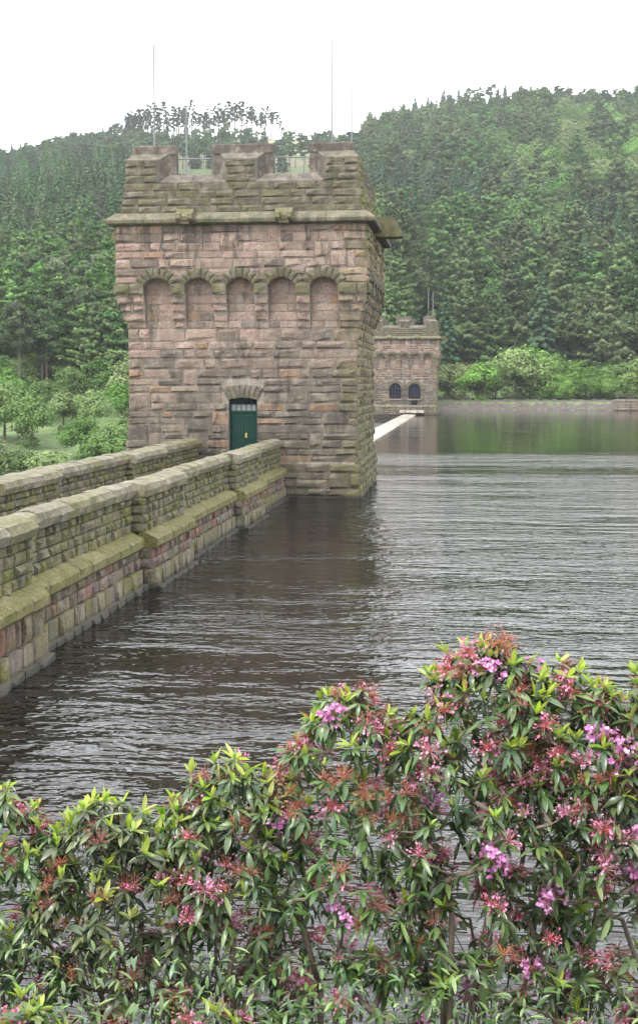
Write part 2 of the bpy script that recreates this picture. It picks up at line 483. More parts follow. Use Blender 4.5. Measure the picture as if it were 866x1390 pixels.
def build_tower(loc, far, label, group):
    T = empty('stone_tower', loc, label, 'tower', group)
    cy = HW
    def P(k, s, d, z):                 # side k, along s, outwards d, height z
        x, y = s, -(HW + d)
        for _ in range(k): x, y = -y, x
        return Vector((x, y + cy, z))
    def U(k): return [(1, 0, 0), (0, 1, 0), (-1, 0, 0), (0, -1, 0)][k]
    def N(k): return [(0, -1, 0), (1, 0, 0), (0, 1, 0), (-1, 0, 0)][k]
    ZB = -9.0
    # ---- core of the wall
    wb = MB()
    e = .026
    D0, D1, DZ0, DZ1 = -.58, .63, 1.3, 4.15     # doorway
    def quad(k, s0, s1, z0, z1, d0, d1=None):
        d1 = d0 if d1 is None else d1
        wb.add([P(k, s0, d0, z0), P(k, s1, d0, z0), P(k, s1, d1, z1), P(k, s0, d1, z1)], [(0, 1, 2, 3)], MORT)
    for k in range(4):
        if k == 0 and not far:
            quad(0, -HW + e, D0, ZB, ZC, -e); quad(0, D1, HW - e, ZB, ZC, -e)
            quad(0, D0, D1, ZB, DZ0, -e); quad(0, D0, D1, DZ1 + .15, ZC, -e)
            dd = -.42
            wb.add([P(0, D0, -e, DZ0), P(0, D0, dd, DZ0), P(0, D0, dd, DZ1 + .15), P(0, D0, -e, DZ1 + .15)], [(0, 1, 2, 3)], MORT)
            wb.add([P(0, D1, -e, DZ0), P(0, D1, dd, DZ0), P(0, D1, dd, DZ1 + .15), P(0, D1, -e, DZ1 + .15)], [(3, 2, 1, 0)], MORT)
            wb.add([P(0, D0, -e, DZ1 + .15), P(0, D0, dd, DZ1 + .15), P(0, D1, dd, DZ1 + .15), P(0, D1, -e, DZ1 + .15)], [(0, 1, 2, 3)], MORT)
        else:
            quad(k, -HW + e, HW - e, ZB, ZC, -e)
    # plinth core (front, right, back), splayed foot on the left
    for k in (0, 1, 2):
        a = -HW - (.1 if k == 1 else 0); b = HW + (.1 if k == 0 else 0)
        holes = [(D0, D1)] if (k == 0 and not far) else []
        for s0, s1 in subtract((a, b), holes):
            vs = [P(k, s, d, z) for s in (s0, s1) for d in (-.1, .1) for z in (ZB, 1.5)]
            wb.hull(vs, MORT)
    zz = [ZB, 0, 1, 2, 2.6, 3.2, 3.6, 4.0]
    for i in range(len(zz) - 1):
        wb.add([P(3, -HW, flare(zz[i]) - e, zz[i]), P(3, HW, flare(zz[i]) - e, zz[i]), P(3, HW, flare(zz[i + 1]) - e, zz[i + 1]), P(3, -HW, flare(zz[i + 1]) - e, zz[i + 1])], [(0, 1, 2, 3)], MORT)
        wb.add([P(0, -HW - flare(zz[i]) + e, -e, zz[i]), P(0, -HW, -e, zz[i]), P(0, -HW, -e, zz[i + 1]), P(0, -HW - flare(zz[i + 1]) + e, -e, zz[i + 1])], [(0, 1, 2, 3)], MORT)
    # overhanging storey
    wb.box(-HW - OV + e, HW + OV - e, cy - HW - OV + e, cy + HW + OV - e, 9.75, ZC, MORT)
    zl = [7.1, 7.4, 7.8, 8.15, 8.45, 9.75]
    for k in range(4):
        edges = [-HW] + [x for c in NICHES for x in (c - NW, c + NW)] + [HW]
        for i in range(0, len(edges), 2):
            a, b = edges[i], edges[i + 1]
            for j in range(len(zl) - 1):
                za, zb = zl[j], zl[j + 1]; da, db = off(za), off(zb)
                aa, ab = (a - da + e, a - db + e) if i == 0 else (a + e * .3, a + e * .3)
                ba, bb = (b + da - e, b + db - e) if i == len(edges) - 2 else (b - e * .3, b - e * .3)
                q = [P(k, aa, da - e, za), P(k, ba, da - e, za), P(k, bb, db - e, zb), P(k, ab, db - e, zb)]
                r_ = [P(k, aa, -e, za), P(k, ba, -e, za), P(k, bb, -e, zb), P(k, ab, -e, zb)]
                fs = [(0, 1, 2, 3)]
                if i > 0: fs.append((4, 0, 3, 7))
                if i < len(edges) - 2: fs.append((1, 5, 6, 2))
                wb.add(q + r_, fs, MORT)
        for c in NICHES:
            n = 10; xs = [c - NW + 2 * NW * i / n for i in range(n + 1)]
            for i in range(n):
                x0, x1 = xs[i], xs[i + 1]; z0, z1 = arch_z(x0 - c), arch_z(x1 - c)
                wb.add([P(k, x0, OV - e, z0), P(k, x1, OV - e, z1), P(k, x1, OV - e, 9.76), P(k, x0, OV - e, 9.76)], [(0, 1, 2, 3)], MORT)
                wb.add([P(k, x0, OV - e, z0), P(k, x1, OV - e, z1), P(k, x1, -e, z1), P(k, x0, -e, z0)], [(3, 2, 1, 0)], MORT)
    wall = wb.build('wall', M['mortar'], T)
    # ---- stones
    ms = Masonry('stone', wall, 0 if far else 300)
    def colour(z, s, k):
        up = max(0, min(1, (z - 2.8) / 5.5))
        if k == 0 and not far:
            up = max(0, min(1, up + (-s) * .075 * (1 - up) - .06))
        pink = (0.42, 0.285, 0.24); grey = (0.125, 0.103, 0.089); dark = (0.055, 0.049, 0.045); orange = (0.38, 0.205, 0.115); buff = (0.33, 0.265, 0.205)
        r = R.random(); t = up
        c = tuple(pink[i] * t + grey[i] * (1 - t) for i in range(3))
        if r < .05: c = tuple(orange[i] * .7 + c[i] * .3 for i in range(3))
        elif r < .05 + .20 * (1 - t) + .06: c = tuple(dark[i] * .6 + c[i] * .4 for i in range(3))
        elif r < .34: c = tuple((c[i] + buff[i] * (.5 + .5 * t)) / (1.5 + .5 * t) for i in range(3))
        moss = .08 + .25 * max(0, 1 - z / 3.0)
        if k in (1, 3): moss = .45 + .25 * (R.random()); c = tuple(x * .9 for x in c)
        if k == 0 and s > HW - .6: moss += .25
        return jit(c, .25, min(.95, moss))
    for k in range(4):
        blocked = []
        vis = (k == 0)
        segs = courses(-.25 if not far else -4.0, 7.1, .27, .46) + courses(7.1, 8.5, .3, .4) + [(8.5, 8.95)] + courses(8.95, 9.25, .3, .31) + courses(9.25, ZC, .27, .44)
        if k == 2: segs = [s_ for s_ in segs if s_[0] > 2]
        nxt_block = []
        for (z0, z1) in segs:
            h = z1 - z0; zm = (z0 + z1) / 2
            d = off(zm)
            a, b = -HW - (d if zm > 7.1 else 0), HW + (d if zm > 7.1 else 0)
            if zm < 4 and k == 0: a -= flare(zm)
            if zm < 4 and k == 3: d = flare(zm)
            pl = zm < 1.5 and k in (0, 1, 2)
            if pl: d += .14; b += .14 if k == 0 else 0; a -= .14 if k == 1 else 0
            blocked, nxt_block = nxt_block, []
            holes = list(blocked)
            if not far and k == 0 and zm > 1.3 and z0 < 4.72:
                if zm < 4.15: holes.append((D0, D1))
                else: holes.append((D0 - .27, D1 + .27))
            if far and k == 0:
                for wc in (-1.35, 1.55):
                    if 2.4 < zm < 3.9: holes.append((wc - .92, wc + .92))
                    elif 3.9 <= zm < 5.2: holes.append((wc - 1.3, wc + 1.3))
                if 1.2 < zm <= 2.4: holes.append((1.05, 2.05))
            if 8.5 <= z0 < 8.95:                      # impost band between the arches
                ivs = subtract((a, b), [(c - NW, c + NW) for c in NICHES])
                for (p, q) in ivs:
                    for (x0, x1) in split(p, q, .5, .9):
                        ms.put(P(k, (x0 + x1) / 2, d + .10, zm), U(k), N(k), x1 - x0 - .02, h - .02, jit((.095, .088, .066), .15, .4), 3 if vis else -1)
                for c in NICHES:
                    for (x0, x1) in split(c - NW, c + NW, .4, .8):
                        ms.put(P(k, (x0 + x1) / 2, 0, zm), U(k), N(k), x1 - x0 - .02, h - .02, colour(zm, 0, k), 2 if vis else -1, True)
                continue
            zone = 7.1 <= zm < 9.25
            ivs = []
            if zone:
                for c in NICHES: ivs.append((c - NW, c + NW, 0.0, True))
                if zm < 8.95:
                    for (p, q) in subtract((a, b), [(c - NW, c + NW) for c in NICHES]): ivs.append((p, q, d, False))
                else:
                    for (p, q) in subtract((a, b), [(c - NW - .25, c + NW + .25) for c in NICHES]): ivs.append((p, q, d, False))
            else:
                for (p, q) in subtract((a, b), holes): ivs.append((p, q, d, False))
            for (p, q, dd, fl) in ivs:
                lmin, lmax = (.45, 1.5)
                if fl: lmin, lmax = .45, 1.1
                if zone and not fl: lmin, lmax = .4, .8
                for (x0, x1) in split(p, q, lmin, lmax):
                    hh = h; zc = zm
                    i0 = segs.index((z0, z1))
                    if (not zone and i0 + 1 < len(segs) and R.random() < .11 and x1 - x0 < 1.2 and (z1 < 6.9 or z0 > 9.3) and abs(z1 - 1.5) > .3
                            and segs[i0 + 1][1] < ZC + .01 and not (z1 > 4.0 and z0 < 4.8 and abs((x0 + x1) / 2) < 1.6) and not (z0 < 4.15 < segs[i0 + 1][1] and abs((x0 + x1) / 2) < 1.6)):
                        z2 = segs[i0 + 1][1]; hh = z2 - z0; zc = (z0 + z2) / 2; nxt_block.append((x0, x1))
                    flat = fl or R.random() < .22
                    pri = -1
                    if vis:
                        pri = (x1 - x0) * hh + (1 if zm > 2.2 or x0 > 1.8 else 0) - (3 if zm < .2 or (abs(x0) < 1.8 and zm < 1.9) else 0)
                        if x1 < 1.8 and zm < 1.9: pri = .01
                    ms.put(P(k, (x0 + x1) / 2, dd + R.uniform(-.01, .02), zc), U(k), N(k), x1 - x0 - .04, hh - .04, colour(zc, (x0 + x1) / 2, k), max(pri, .0) if vis else -1, flat,
                           dscale=1.0 if fl else R.uniform(.9, 1.6))
    # ---- parapet (battered)
    def pd(z): return .21 - .085 * (z - 11.87)
    PS = (.075, .068, .058)
    pb = MB(); th = .85
    pc = (.13, .12, .10, .75)
    for k in range(4):
        z0, z1 = 11.8, 13.14
        in0 = pd(z0); in1 = pd(z1)
        q = [P(k, -HW - in0 + e, in0 - e, z0), P(k, HW + in0 - e, in0 - e, z0), P(k, HW + in1 - e, in1 - e, z1), P(k, -HW - in1 + e, in1 - e, z1),
             P(k, -HW + th, -th, z0), P(k, HW - th, -th, z0), P(k, HW - th, -th, z1), P(k, -HW + th, -th, z1)]
        pb.add(q, [(0, 1, 2, 3), (5, 4, 7, 6), (3, 2, 6, 7)], pc)
        # centre merlon panel
        dp = pd(13.7) - e; db = dp - .38
        pb.hull([P(k, s * .68, dp, z) for s in (-1, 1) for z in (13.1, 14.12)] + [P(k, s * .93, db, z) for s in (-1, 1) for z in (13.1, 14.42)], pc)
    # corner merlon panels
    dp = pd(13.7) - e; db = dp - .38; cpt = HW + dp; cbt = HW + dp - .24
    for k in range(4):
        pts = []
        for z in (13.1, 14.12):
            pts += [P(k, -cpt, dp, z), P(k, -3.47, dp, z)]
        # same edge seen from the neighbouring side
        kk = (k + 3) % 4
        for z in (13.1, 14.12): pts += [P(kk, 3.47, dp, z)]
        for z in (13.1, 14.42): pts += [P(k, -3.17, db, z), P(kk, 3.17, db, z)]
        pts += [P(k, -cbt, dp - .24, 14.42)]
        pb.hull(pts, pc)
    # roof
    pb.add([(-HW + .5, cy - HW + .5, 12.75), (HW - .5, cy - HW + .5, 12.75), (HW - .5, cy + HW - .5, 12.75), (-HW + .5, cy + HW - .5, 12.75)], [(0, 1, 2, 3)], pc)
    par = pb.build('parapet', M['stone'], T)
    mp_ = Masonry('parapet_stone', par, 0 if far else 300)
    for k in range(4):
        zs = [11.87 + .3175 * i for i in range(5)]
        for i in range(4):
            zm = (zs[i] + zs[i + 1]) / 2; d = pd(zm)
            for (x0, x1) in split(-HW - d, HW + d, .6, 1.25):
                col = jit(PS, .25, .2 + .2 * R.random()) if k % 2 == 0 else jit((.2, .19, .1), .2, .85)
                mp_.put(P(k, (x0 + x1) / 2, d, zm), U(k), N(k), x1 - x0 - .03, .3175 - .03, col, 1 if k == 0 else -1, R.random() < .25, dscale=1.0)
        for i in range(3):
            za = 13.17 + .315 * i; zm = za + .1575; d = pd(13.7) - .01
            for (p, q) in ((-HW - d, -3.49), (-.66, .66), (3.49, HW + d)):
                for (x0, x1) in split(p, q, .5, .9):
                    col = jit(PS, .25, .25) if k % 2 == 0 else jit((.2, .19, .1), .2, .85)
                    mp_.put(P(k, (x0 + x1) / 2, d, zm), U(k), N(k), x1 - x0 - .035, .315 - .035, col, 1 if k == 0 else -1, False, dscale=1.0)
    mp_.finish()
    # merlon coping slabs and sloped crenel sills
    cc = (.155, .13, .115, .9)
    for k in range(4):
        for c0, c1 in ((-2.82, -1.28), (1.28, 2.82)):
            sb = MB()
            for (a, b) in ((c0, (c0 + c1) / 2 - .008), ((c0 + c1) / 2 + .008, c1)):
                a2_ = a - .64 if a == c0 else a; a1 = a - .34 if a == c0 else a
                b2_ = b + .64 if b == c1 else b; b1_ = b + .34 if b == c1 else b
                sb.hull([P(k, a2_, dp + .09, 13.12), P(k, b2_, dp + .09, 13.12), P(k, a2_, dp + .09, 13.19), P(k, b2_, dp + .09, 13.19),
                         P(k, a1, db, 13.55), P(k, b1_, db, 13.55), P(k, a1, db - .42, 13.55), P(k, b1_, db - .42, 13.55), P(k, a1, db - .42, 13.12), P(k, b1_, db - .42, 13.12)],
                        (.125, .108, .092, .95))
            sb.build('crenel_sill', M['stone'], par)
        for c0, c1 in ((-cbt + (0 if k % 2 == 0 else .46), -2.82), (-1.28, 1.28), (2.82, cbt - (0 if k % 2 == 0 else .46))):
            cb = MB()
            pts = [P(k, s, d, z) for s in (c0, c1) for d in (db, db - .45) for z in (12.9, 14.40)]
            cb.hull(pts, (.085, .072, .064, .95))
            n = 2 if c1 - c0 > 2.3 else 1
            for i in range(n):
                a = c0 + (c1 - c0) * i / n + .006; b = c0 + (c1 - c0) * (i + 1) / n - .006
                cb.hull([P(k, s, d, z) for s in (a, b) for d in (db + .03, db - .48) for z in (14.405, 14.74)] + [P(k, s, d, 14.79) for s in (a + .03, b - .03) for d in (db - .01, db - .44)], (.095, .076, .067, .95))
            cb.build('merlon_cap', M['stone'], par)
        # sloping frame stones round the merlon panels
        for (x, sgn) in ((-.68, -1), (.68, 1), (-3.47, 1), (3.47, -1)):
            fb = MB()
            x2 = x + sgn * .25
            fb.hull([P(k, x - sgn * .10, dp + .04, z) for z in (13.2, 14.12)] + [P(k, x + sgn * .02, dp + .045, z) for z in (13.2, 14.12)] + [P(k, x2 + sgn * .03, db + .01, z) for z in (13.2, 14.42)] + [P(k, x2 - sgn * .1, db - .05, z) for z in (13.2, 14.42)], (.11, .10, .087, .9))
            fb.build('merlon_frame', M['stone'], par)
    tb = []
    for k in range(4):
        for (a, b, a2_, b2_) in ((-cpt, -3.47, -cbt, -3.17), (-.68, .68, -.93, .93), (3.47, cpt, 3.17, cbt)):
            fb = MB()
            fb.hull([P(k, a, dp + .045, 14.06), P(k, b, dp + .045, 14.06), P(k, a, dp + .045, 14.13), P(k, b, dp + .045, 14.13), P(k, a2_, db + .012, 14.43), P(k, b2_, db + .012, 14.43), P(k, a2_, db, 14.1), P(k, b2_, db, 14.1)], (.14, .125, .108, .9))
            fb.build('merlon_weathering', M['stone'], par)
    # ---- arch stones: one mesh per position, shared by every arch
    if not far: ars = []
    nv = 7; ri, ro, czr = .675, 1.13, 8.505; lim = math.radians(56)
    ring_defs = []
    for i in range(nv):
        t0 = -lim + 2 * lim * i / nv + .012; t1 = -lim + 2 * lim * (i + 1) / nv - .012
        d0 = .02; d1 = OV + .10 + .03 * (i % 2)
        pts = []
        for t in (t0, t1):
            for r_ in (ri, ro - (.03 if i % 2 else 0)):
                for dd in (d0 if r_ == ri else OV - .1, d1):
                    rr_ = r_
                    if dd == d1: rr_ = r_ + (.025 if r_ == ri else -.03)
                    pts.append((rr_ * math.sin(t), -dd, rr_ * math.cos(t)))
        tm = (t0 + t1) / 2; pts.append(((ri + ro) / 2 * math.sin(tm), -d1 - .05, (ri + ro) / 2 * math.cos(tm)))
        mb = MB(); mb.hull(pts); ring_defs.append(mb)
    big = MB()
    me_ring = [d_.mesh('arch_stone', M['stone']) for d_ in ring_defs]
    for k in range(4):
        for c in NICHES:
            for i in range(nv):
                col = jit((.085, .078, .06), .25, .3)
                if k == 0 and not far:
                    o = link('arch_stone', me_ring[i], wall, color=col); o.location = P(0, c, 0, czr)
                else:
                    rot = Matrix.Rotation(k * pi / 2, 4, 'Z')
                    off_ = P(k, c, 0, czr)
                    big.add([rot @ Vector(v) + off_ for v in ring_defs[i].v], ring_defs[i].f, col)
    o = big.build('arch_stone', M['stone'], wall); o['kind'] = 'stuff'
    # ---- cornice
    prof = [(.28, 11.34), (.70, 11.40), (.76, 11.44), (.78, 11.56), (.72, 11.62), (.40, 11.88), (.05, 11.90)]
    for k in range(4):
        cuts = [-HW, -3.6, -2.4, -1.2, 0, 1.2, 2.4, 3.6, HW]
        for i in range(8):
            cb = MB(); a, b = cuts[i] + .006, cuts[i + 1] - .006
            vs = []
            for end, s in ((0, a), (1, b)):
                for d, z in prof:
                    ss = s
                    if i == 0 and end == 0: ss = -HW - d
                    if i == 7 and end == 1: ss = HW + d
                    vs.append(P(k, ss, d + .01 * (i % 2), z + .006 * (i % 3)))
            n = len(prof)
            fs = [(j, j + 1, n + j + 1, n + j) for j in range(n - 1)] + [(n - 1, 0, n, 2 * n - 1), tuple(range(n - 1, -1, -1)), tuple(range(n, 2 * n))]
            fs = [tuple(reversed(f)) for f in fs]
            cb.add(vs, fs, jit((.165, .15, .11), .12, .25))
            cb.build('cornice_stone', M['stone'], T)
    # carved blocks on the front of the cornice
    for s in (-2.22, 1.9):
        cb = MB()
        cb.hull([P(0, s + a, d, z) for a in (-.36, .36) for d, z in ((.5, 11.45), (1.0, 11.5), (1.02, 11.66), (.8, 11.98), (.4, 12.0))], (.16, .15, .10, .5))
        cb.hull([P(0, s + a, d, z) for a in (-.2, .2) for d, z in ((.6, 11.3), (.95, 11.36), (.95, 11.6), (.6, 11.6))], (.10, .09, .07, .6))
        for q in (-1, 1): cb.hull([P(0, s + q * .24 + a, d, z) for a in (-.1, .1) for d, z in ((.7, 11.5), (1.12, 11.56), (1.12, 11.76), (.7, 11.9))], (.2, .18, .12, .4))
        cb.build('carved_block', M['stone'], T)
    # stone water spouts on the flanks
    for k in (1, 3):
        sp = MB()
        s = -.9 if k == 1 else .9
        sp.hull([P(k, s + a, d, z) for a in (-.5, .5) for d, z in ((.3, 11.22), (1.55, 11.22), (1.66, 11.26), (1.58, 11.56), (.3, 11.56))], (.20, .19, .12, .4))
        sp.hull([P(k, s + a * .9, d, z) for a in (-.5, .5) for d, z in ((.3, 11.57), (1.50, 11.57), (1.42, 11.86), (1.25, 12.02), (.3, 12.08))], (.17, .16, .11, .5))
        sp.build('water_spout', M['stone'], T)
    # ---- openings
    if not far:
        n = 7
        for i in range(n):                                # flat arch over the door
            a0 = D0 - .27 + (D1 - D0 + .54) * i / n; a1 = D0 - .27 + (D1 - D0 + .54) * (i + 1) / n
            b0 = D0 - .02 + (D1 - D0 + .04) * i / n; b1_ = D0 - .02 + (D1 - D0 + .04) * (i + 1) / n
            cx = (D0 + D1) / 2
            zt = lambda x: 4.74 - .16 * ((x - cx) / .9) ** 2
            zb_ = lambda x: 4.2 - .09 * ((x - cx) / .6) ** 2
            lb = MB()
            lb.hull([P(0, a0 + .01, d, zt(a0)) for d in (-.2, .03)] + [P(0, a1 - .01, d, zt(a1)) for d in (-.2, .03)] +
                    [P(0, b0 + .008, d, zb_(b0)) for d in (-.3, .03)] + [P(0, b1_ - .008, d, zb_(b1_)) for d in (-.3, .03)] + [P(0, (a0 + a1) / 2, .08, 4.5)], jit((.15, .13, .115), .25, .2))
            lb.build('lintel_stone', M['stone'], wall)
        fr = MB(); cx = (D0 + D1) / 2
        for (a, b, z0, z1) in ((D0, D0 + .07, DZ0, DZ1 + .12), (D1 - .07, D1, DZ0, DZ1 + .12), (D0 + .072, D1 - .072, 3.55, 3.64), (D0 + .072, D1 - .072, DZ1 + .03, DZ1 + .12)):
            p0 = P(0, a, -.22, z0); fr.box(p0.x, p0.x + (b - a), p0.y, p0.y + .1, z0, z1)
        door = MB()
        dpar = fr.build('door_frame', M['door'], T)
        nb = 8; wv = (D1 - D0 - .15) / nb
        dl = MB(); p0 = P(0, D0 + .075, -.27, 0); dl.box(p0.x, p0.x + wv * nb, p0.y + .02, p0.y + .06, DZ0, 3.545)
        leaf = dl.build('door', M['door'], T)
        tb_ = MB(); tb_.box(0, wv - .012, 0, .03, DZ0 + .02, 3.53); me = tb_.mesh('plank', M['door'])
        for i in range(nb):
            o = link('plank', me, leaf); o.location = (p0.x + i * wv + .006, p0.y - .012, 0)
        for z in (1.6, 2.45, 3.35):
            hb = MB(); hb.box(p0.x + .02, p0.x + wv * nb - .02, p0.y - .03, p0.y - .0125, z, z + .1); hb.build('rail', M['door'], leaf)
        hb = MB(); hb.tube([(p0.x + wv * nb / 2 + .1, p0.y - .03, 2.6), (p0.x + wv * nb / 2 + .1, p0.y - .08, 2.6)], [.04, .03], 8)
        hb.box(p0.x + wv * nb / 2 + .06, p0.x + wv * nb / 2 + .14, p0.y - .0415, p0.y - .031, 2.5, 2.7)
        hb.build('handle', M['brass'], leaf)
        tr = MB(); n = 5; p1 = P(0, D0 + .072, -.25, 0); W_ = D1 - D0 - .144
        for i in range(1, n): tr.box(p1.x + W_ * i / n - .014, p1.x + W_ * i / n + .014, p1.y - .01, p1.y + .03, 3.64, DZ1 + .03)
        tr.box(p1.x, p1.x + W_, p1.y - .006, p1.y + .026, 3.90, 3.925)
        tw = tr.build('transom_window', M['door'], T)
        for i in range(n):
            for j, (z0, z1) in enumerate(((3.645, 3.898), (3.928, DZ1 + .028))):
                g = MB(); g.box(p1.x + W_ * i / n + .018, p1.x + W_ * (i + 1) / n - .018, p1.y + .012, p1.y + .02, z0, z1)
                g.build('pane', M['frost'] if j == 0 else M['glass'], tw)
        bk = MB(); bk.box(P(0, D0, 0, 0).x + .002, P(0, D1, 0, 0).x - .002, -P(0, 0, 0, 0).y + .43, .5, DZ0, DZ1 + .14); bk.build('doorway', M['dark'], T)
        # dark weather stain stones below the spouts are left to the stone material
    else:
        for wc in (-1.35, 1.55):
            wn = MB(); hwid = .92; zs_, z0 = 3.9, 2.45
            if wc > 0: pass
            pts = [(wc - hwid, z0), (wc + hwid, z0)] + [(wc + hwid * math.cos(a), zs_ + hwid * math.sin(a)) for a in np.linspace(0, pi, 13)]
            wn.add([P(0, x, -.005, z) for x, z in pts], [tuple(range(len(pts)))])
            g = wn.build('window', M['glass'], T)
            fr = MB()
            fr.box(wc - .03, wc + .03, -.06, -.01, z0, zs_ + hwid * .98)
            for z in (2.95, 3.45, 3.95): fr.box(wc - hwid * .96, wc + hwid * .96, -.055, -.012, z, z + .05)
            for q in (-.46, .46): fr.box(wc + q - .02, wc + q + .02, -.052, -.012, z0, zs_ + hwid * .86)
            fr.build('window_frame', mat_plain('dark_blue_frame', (0.012, 0.014, 0.03), .7), g)
            sl_ = MB(); sl_.box(wc - 1.05, wc + 1.05, -.22, .05, z0 - .2, z0, (.34, .31, .26, .8)); sl_.build('window_sill', M['stone'], g)
            for i in range(11):
                t0 = pi * i / 11; t1 = pi * (i + 1) / 11
                vb = MB(); pts = []
                for t in (t0 + .02, t1 - .02):
                    for r_ in (.94, 1.42):
                        for d in (-.1, .14): pts.append(P(0, wc + r_ * math.cos(t), d, zs_ + r_ * math.sin(t) * .98))
                vb.hull(pts, jit((.14, .125, .11), .3, .3)); vb.build('arch_stone', M['stone'], g)
        bd = MB(); bd.box(1.07, 2.03, -.02, .02, 1.25, 2.24); bd.build('recess', M['glass'], T)
        bd = MB(); bd.box(-.6, 3.0, -1.1, .1, .35, .75, (.75, .7, .6, .95)); bd.build('landing', M['stone'], T)
    ms.finish()
    return T

near_tower = build_tower((-9.40, 55.2, 0), False, 'large near gritstone tower with green door and battlements', 'battlemented towers on the dam')
far_tower = build_tower((-9.45, 201.0, 0), True, 'far battlemented tower with two arched windows, across the water', 'battlemented towers on the dam')

# ------------------------------------------------------------------ lightning rods, roof rail
RODS = [(-13.35, 56.4, 19.2, 'front left'), (-5.72, 56.4, 19.35, 'front right'), (-13.55, 63.9, 19.0, 'back left'), (-5.55, 63.9, 19.2, 'back right')]
def rod(x, y, ztop, lab, group, zbase=12.76, k=1.0):
    t = empty('lightning_rod', (x, y, zbase), lab, 'rod', group)
    a = MB(); a.box(-.12, .12, -.12, .12, 0, .05); a.tube([(0, 0, .05), (0, 0, .35)], [.06 * k, .05 * k], 8); a.build('base', M['pole'], t)
    b = MB(); b.tube([(0, 0, .2), (0, 0, (ztop - zbase) * .55)], [.042, .040], 8); b.build('lower_pole', M['pole'], t)
    c = MB(); c.tube([(0, 0, (ztop - zbase) * .55 - .1), (0, 0, ztop - zbase)], [.040 * max(1, k * .6), .034 * max(1, k * .6)], 6); c.build('upper_pole', M['pole'], t)
for x, y, z, l in RODS: rod(x, y, z, 'thin grey rod at the %s corner of the near tower roof' % l, 'rods on the near tower roof')
for x, y, l in ((-13.6, 202, 'left of the two at the left corner'), (-12.9, 209, 'right of the two at the left corner'), (-5.9, 202, 'left of the pair at the right corner'), (-5.4, 209, 'right of the pair at the right corner')):
    rod(x, y, 18.9 if x > -10 else 17.6, 'thin grey rod on the far tower roof, ' + l, 'rods on the far tower roof', k=2.8)
hr = empty('handrail', (-9.4, 56.6, 12.76), 'thin pale safety rail behind the battlements of the near tower', 'railing')
for z in (1.62,):
    b = MB(); b.tube([(-3.6, 0, z), (3.6, 0, z)], [.028, .028], 6); b.build('rail', M['pole'], hr)
for x in (-3.6, -1.2, 1.2, 3.6):
    b = MB(); b.tube([(x, 0, 0), (x, 0, 1.72)], [.03, .03], 6); b.build('post', M['pole'], hr)

# ------------------------------------------------------------------ dam, crest, road, parapet walls
dam = empty('dam', (-9.4, 0, 0), 'stone dam carrying the walkway and the overflow crest between the towers', 'dam')
d_ = MB(); d_.box(-1.9, 1.75, -12, 55.05, -12, 1.18, (.2, .17, .14, .6)); d_.build('walkway_core', M['stone'], dam)
d_ = MB(); d_.box(-6.0, 1.62, 64.95, 201.0, -12, -1.2, (.2, .17, .14, .6)); d_.build('spillway_core', M['stone'], dam)
cst = MB()
yy_ = np.linspace(64.98, 201.0, 60)
for i in range(59):
    a, b = yy_[i], yy_[i + 1] - .03
    pf = [(1.78, -1.2), (1.78, .02), (1.6, .10), (.1, .16), (-.35, .02), (-1.2, -1.2)]
    vs = [(x, a, z) for x, z in pf] + [(x, b, z) for x, z in pf]
    ct = R.uniform(.17, .30)
    cst.add(vs, [(k, k + 1, 7 + k, 6 + k) for k in range(5)] + [(5, 4, 3, 2, 1, 0), (6, 7, 8, 9, 10, 11)], (ct, ct * .87, ct * .7, 1))
cr_ = cst.build('overflow_crest', M['concrete'], dam); cr_['kind'] = 'stuff'
rd = MB(); rd.box(-11.2, -8.1, -12, 54.95, 1.18, 1.3); o = rd.build('road', M['road']); tag(o, 'walkway surface on top of the dam', kind='structure')

PIERS = [(4.8, 9.2), (17.6, 22.2), (30.2, 34.7), (42.8, 47.4)]
Y_END = 54.95; Y_BEG = -11.0
def segments():
    out = []; y = Y_BEG
    for a, b in PIERS: out.append((y, a, False)); out.append((a, b, True)); y = b
    out.append((y, Y_END, False)); return out
YEL = (0.33, 0.29, 0.11); TOPC = (0.29, 0.265, 0.225)
def cap_mesh(seed, prof, jitter, n=3):
    """prism along +y (length 1) with a ragged profile; prof = (x,z) list, closed"""
    r = random.Random(seed); vs = []; m = len(prof)
    for i in range(n):
        for (x, z) in prof:
            k = jitter if z > prof[0][1] + .01 else jitter * .2
            vs.append((x + r.uniform(-k, k), i / (n - 1), z + r.uniform(-k, k) * .6))
    fs = []
    for i in range(n - 1):
        for k in range(m): fs.append((i * m + k, i * m + (k + 1) % m, (i + 1) * m + (k + 1) % m, (i + 1) * m + k))
    fs += [tuple(range(m - 1, -1, -1)), tuple((n - 1) * m + k for k in range(m))]
    return vs, fs
def run_of(name, prof, jitter, wall, y0, y1, x, lmin, lmax, colf, mirror=False):
    key = (name, tuple(prof))
    if key not in CAPS:
        CAPS[key] = [to_mesh(name, cap_mesh(500 + i, prof, jitter), M['stone']) for i in range(6)]
        for me in CAPS[key]: pass
    for a, b in split(y0, y1, lmin, lmax):
        o = link(name, R.choice(CAPS[key]), wall, color=colf())
        o.location = (x, a + .006, R.uniform(-.008, .012)); o.scale = (-1 if mirror else 1, b - a - .012, 1)
CAPS = {}

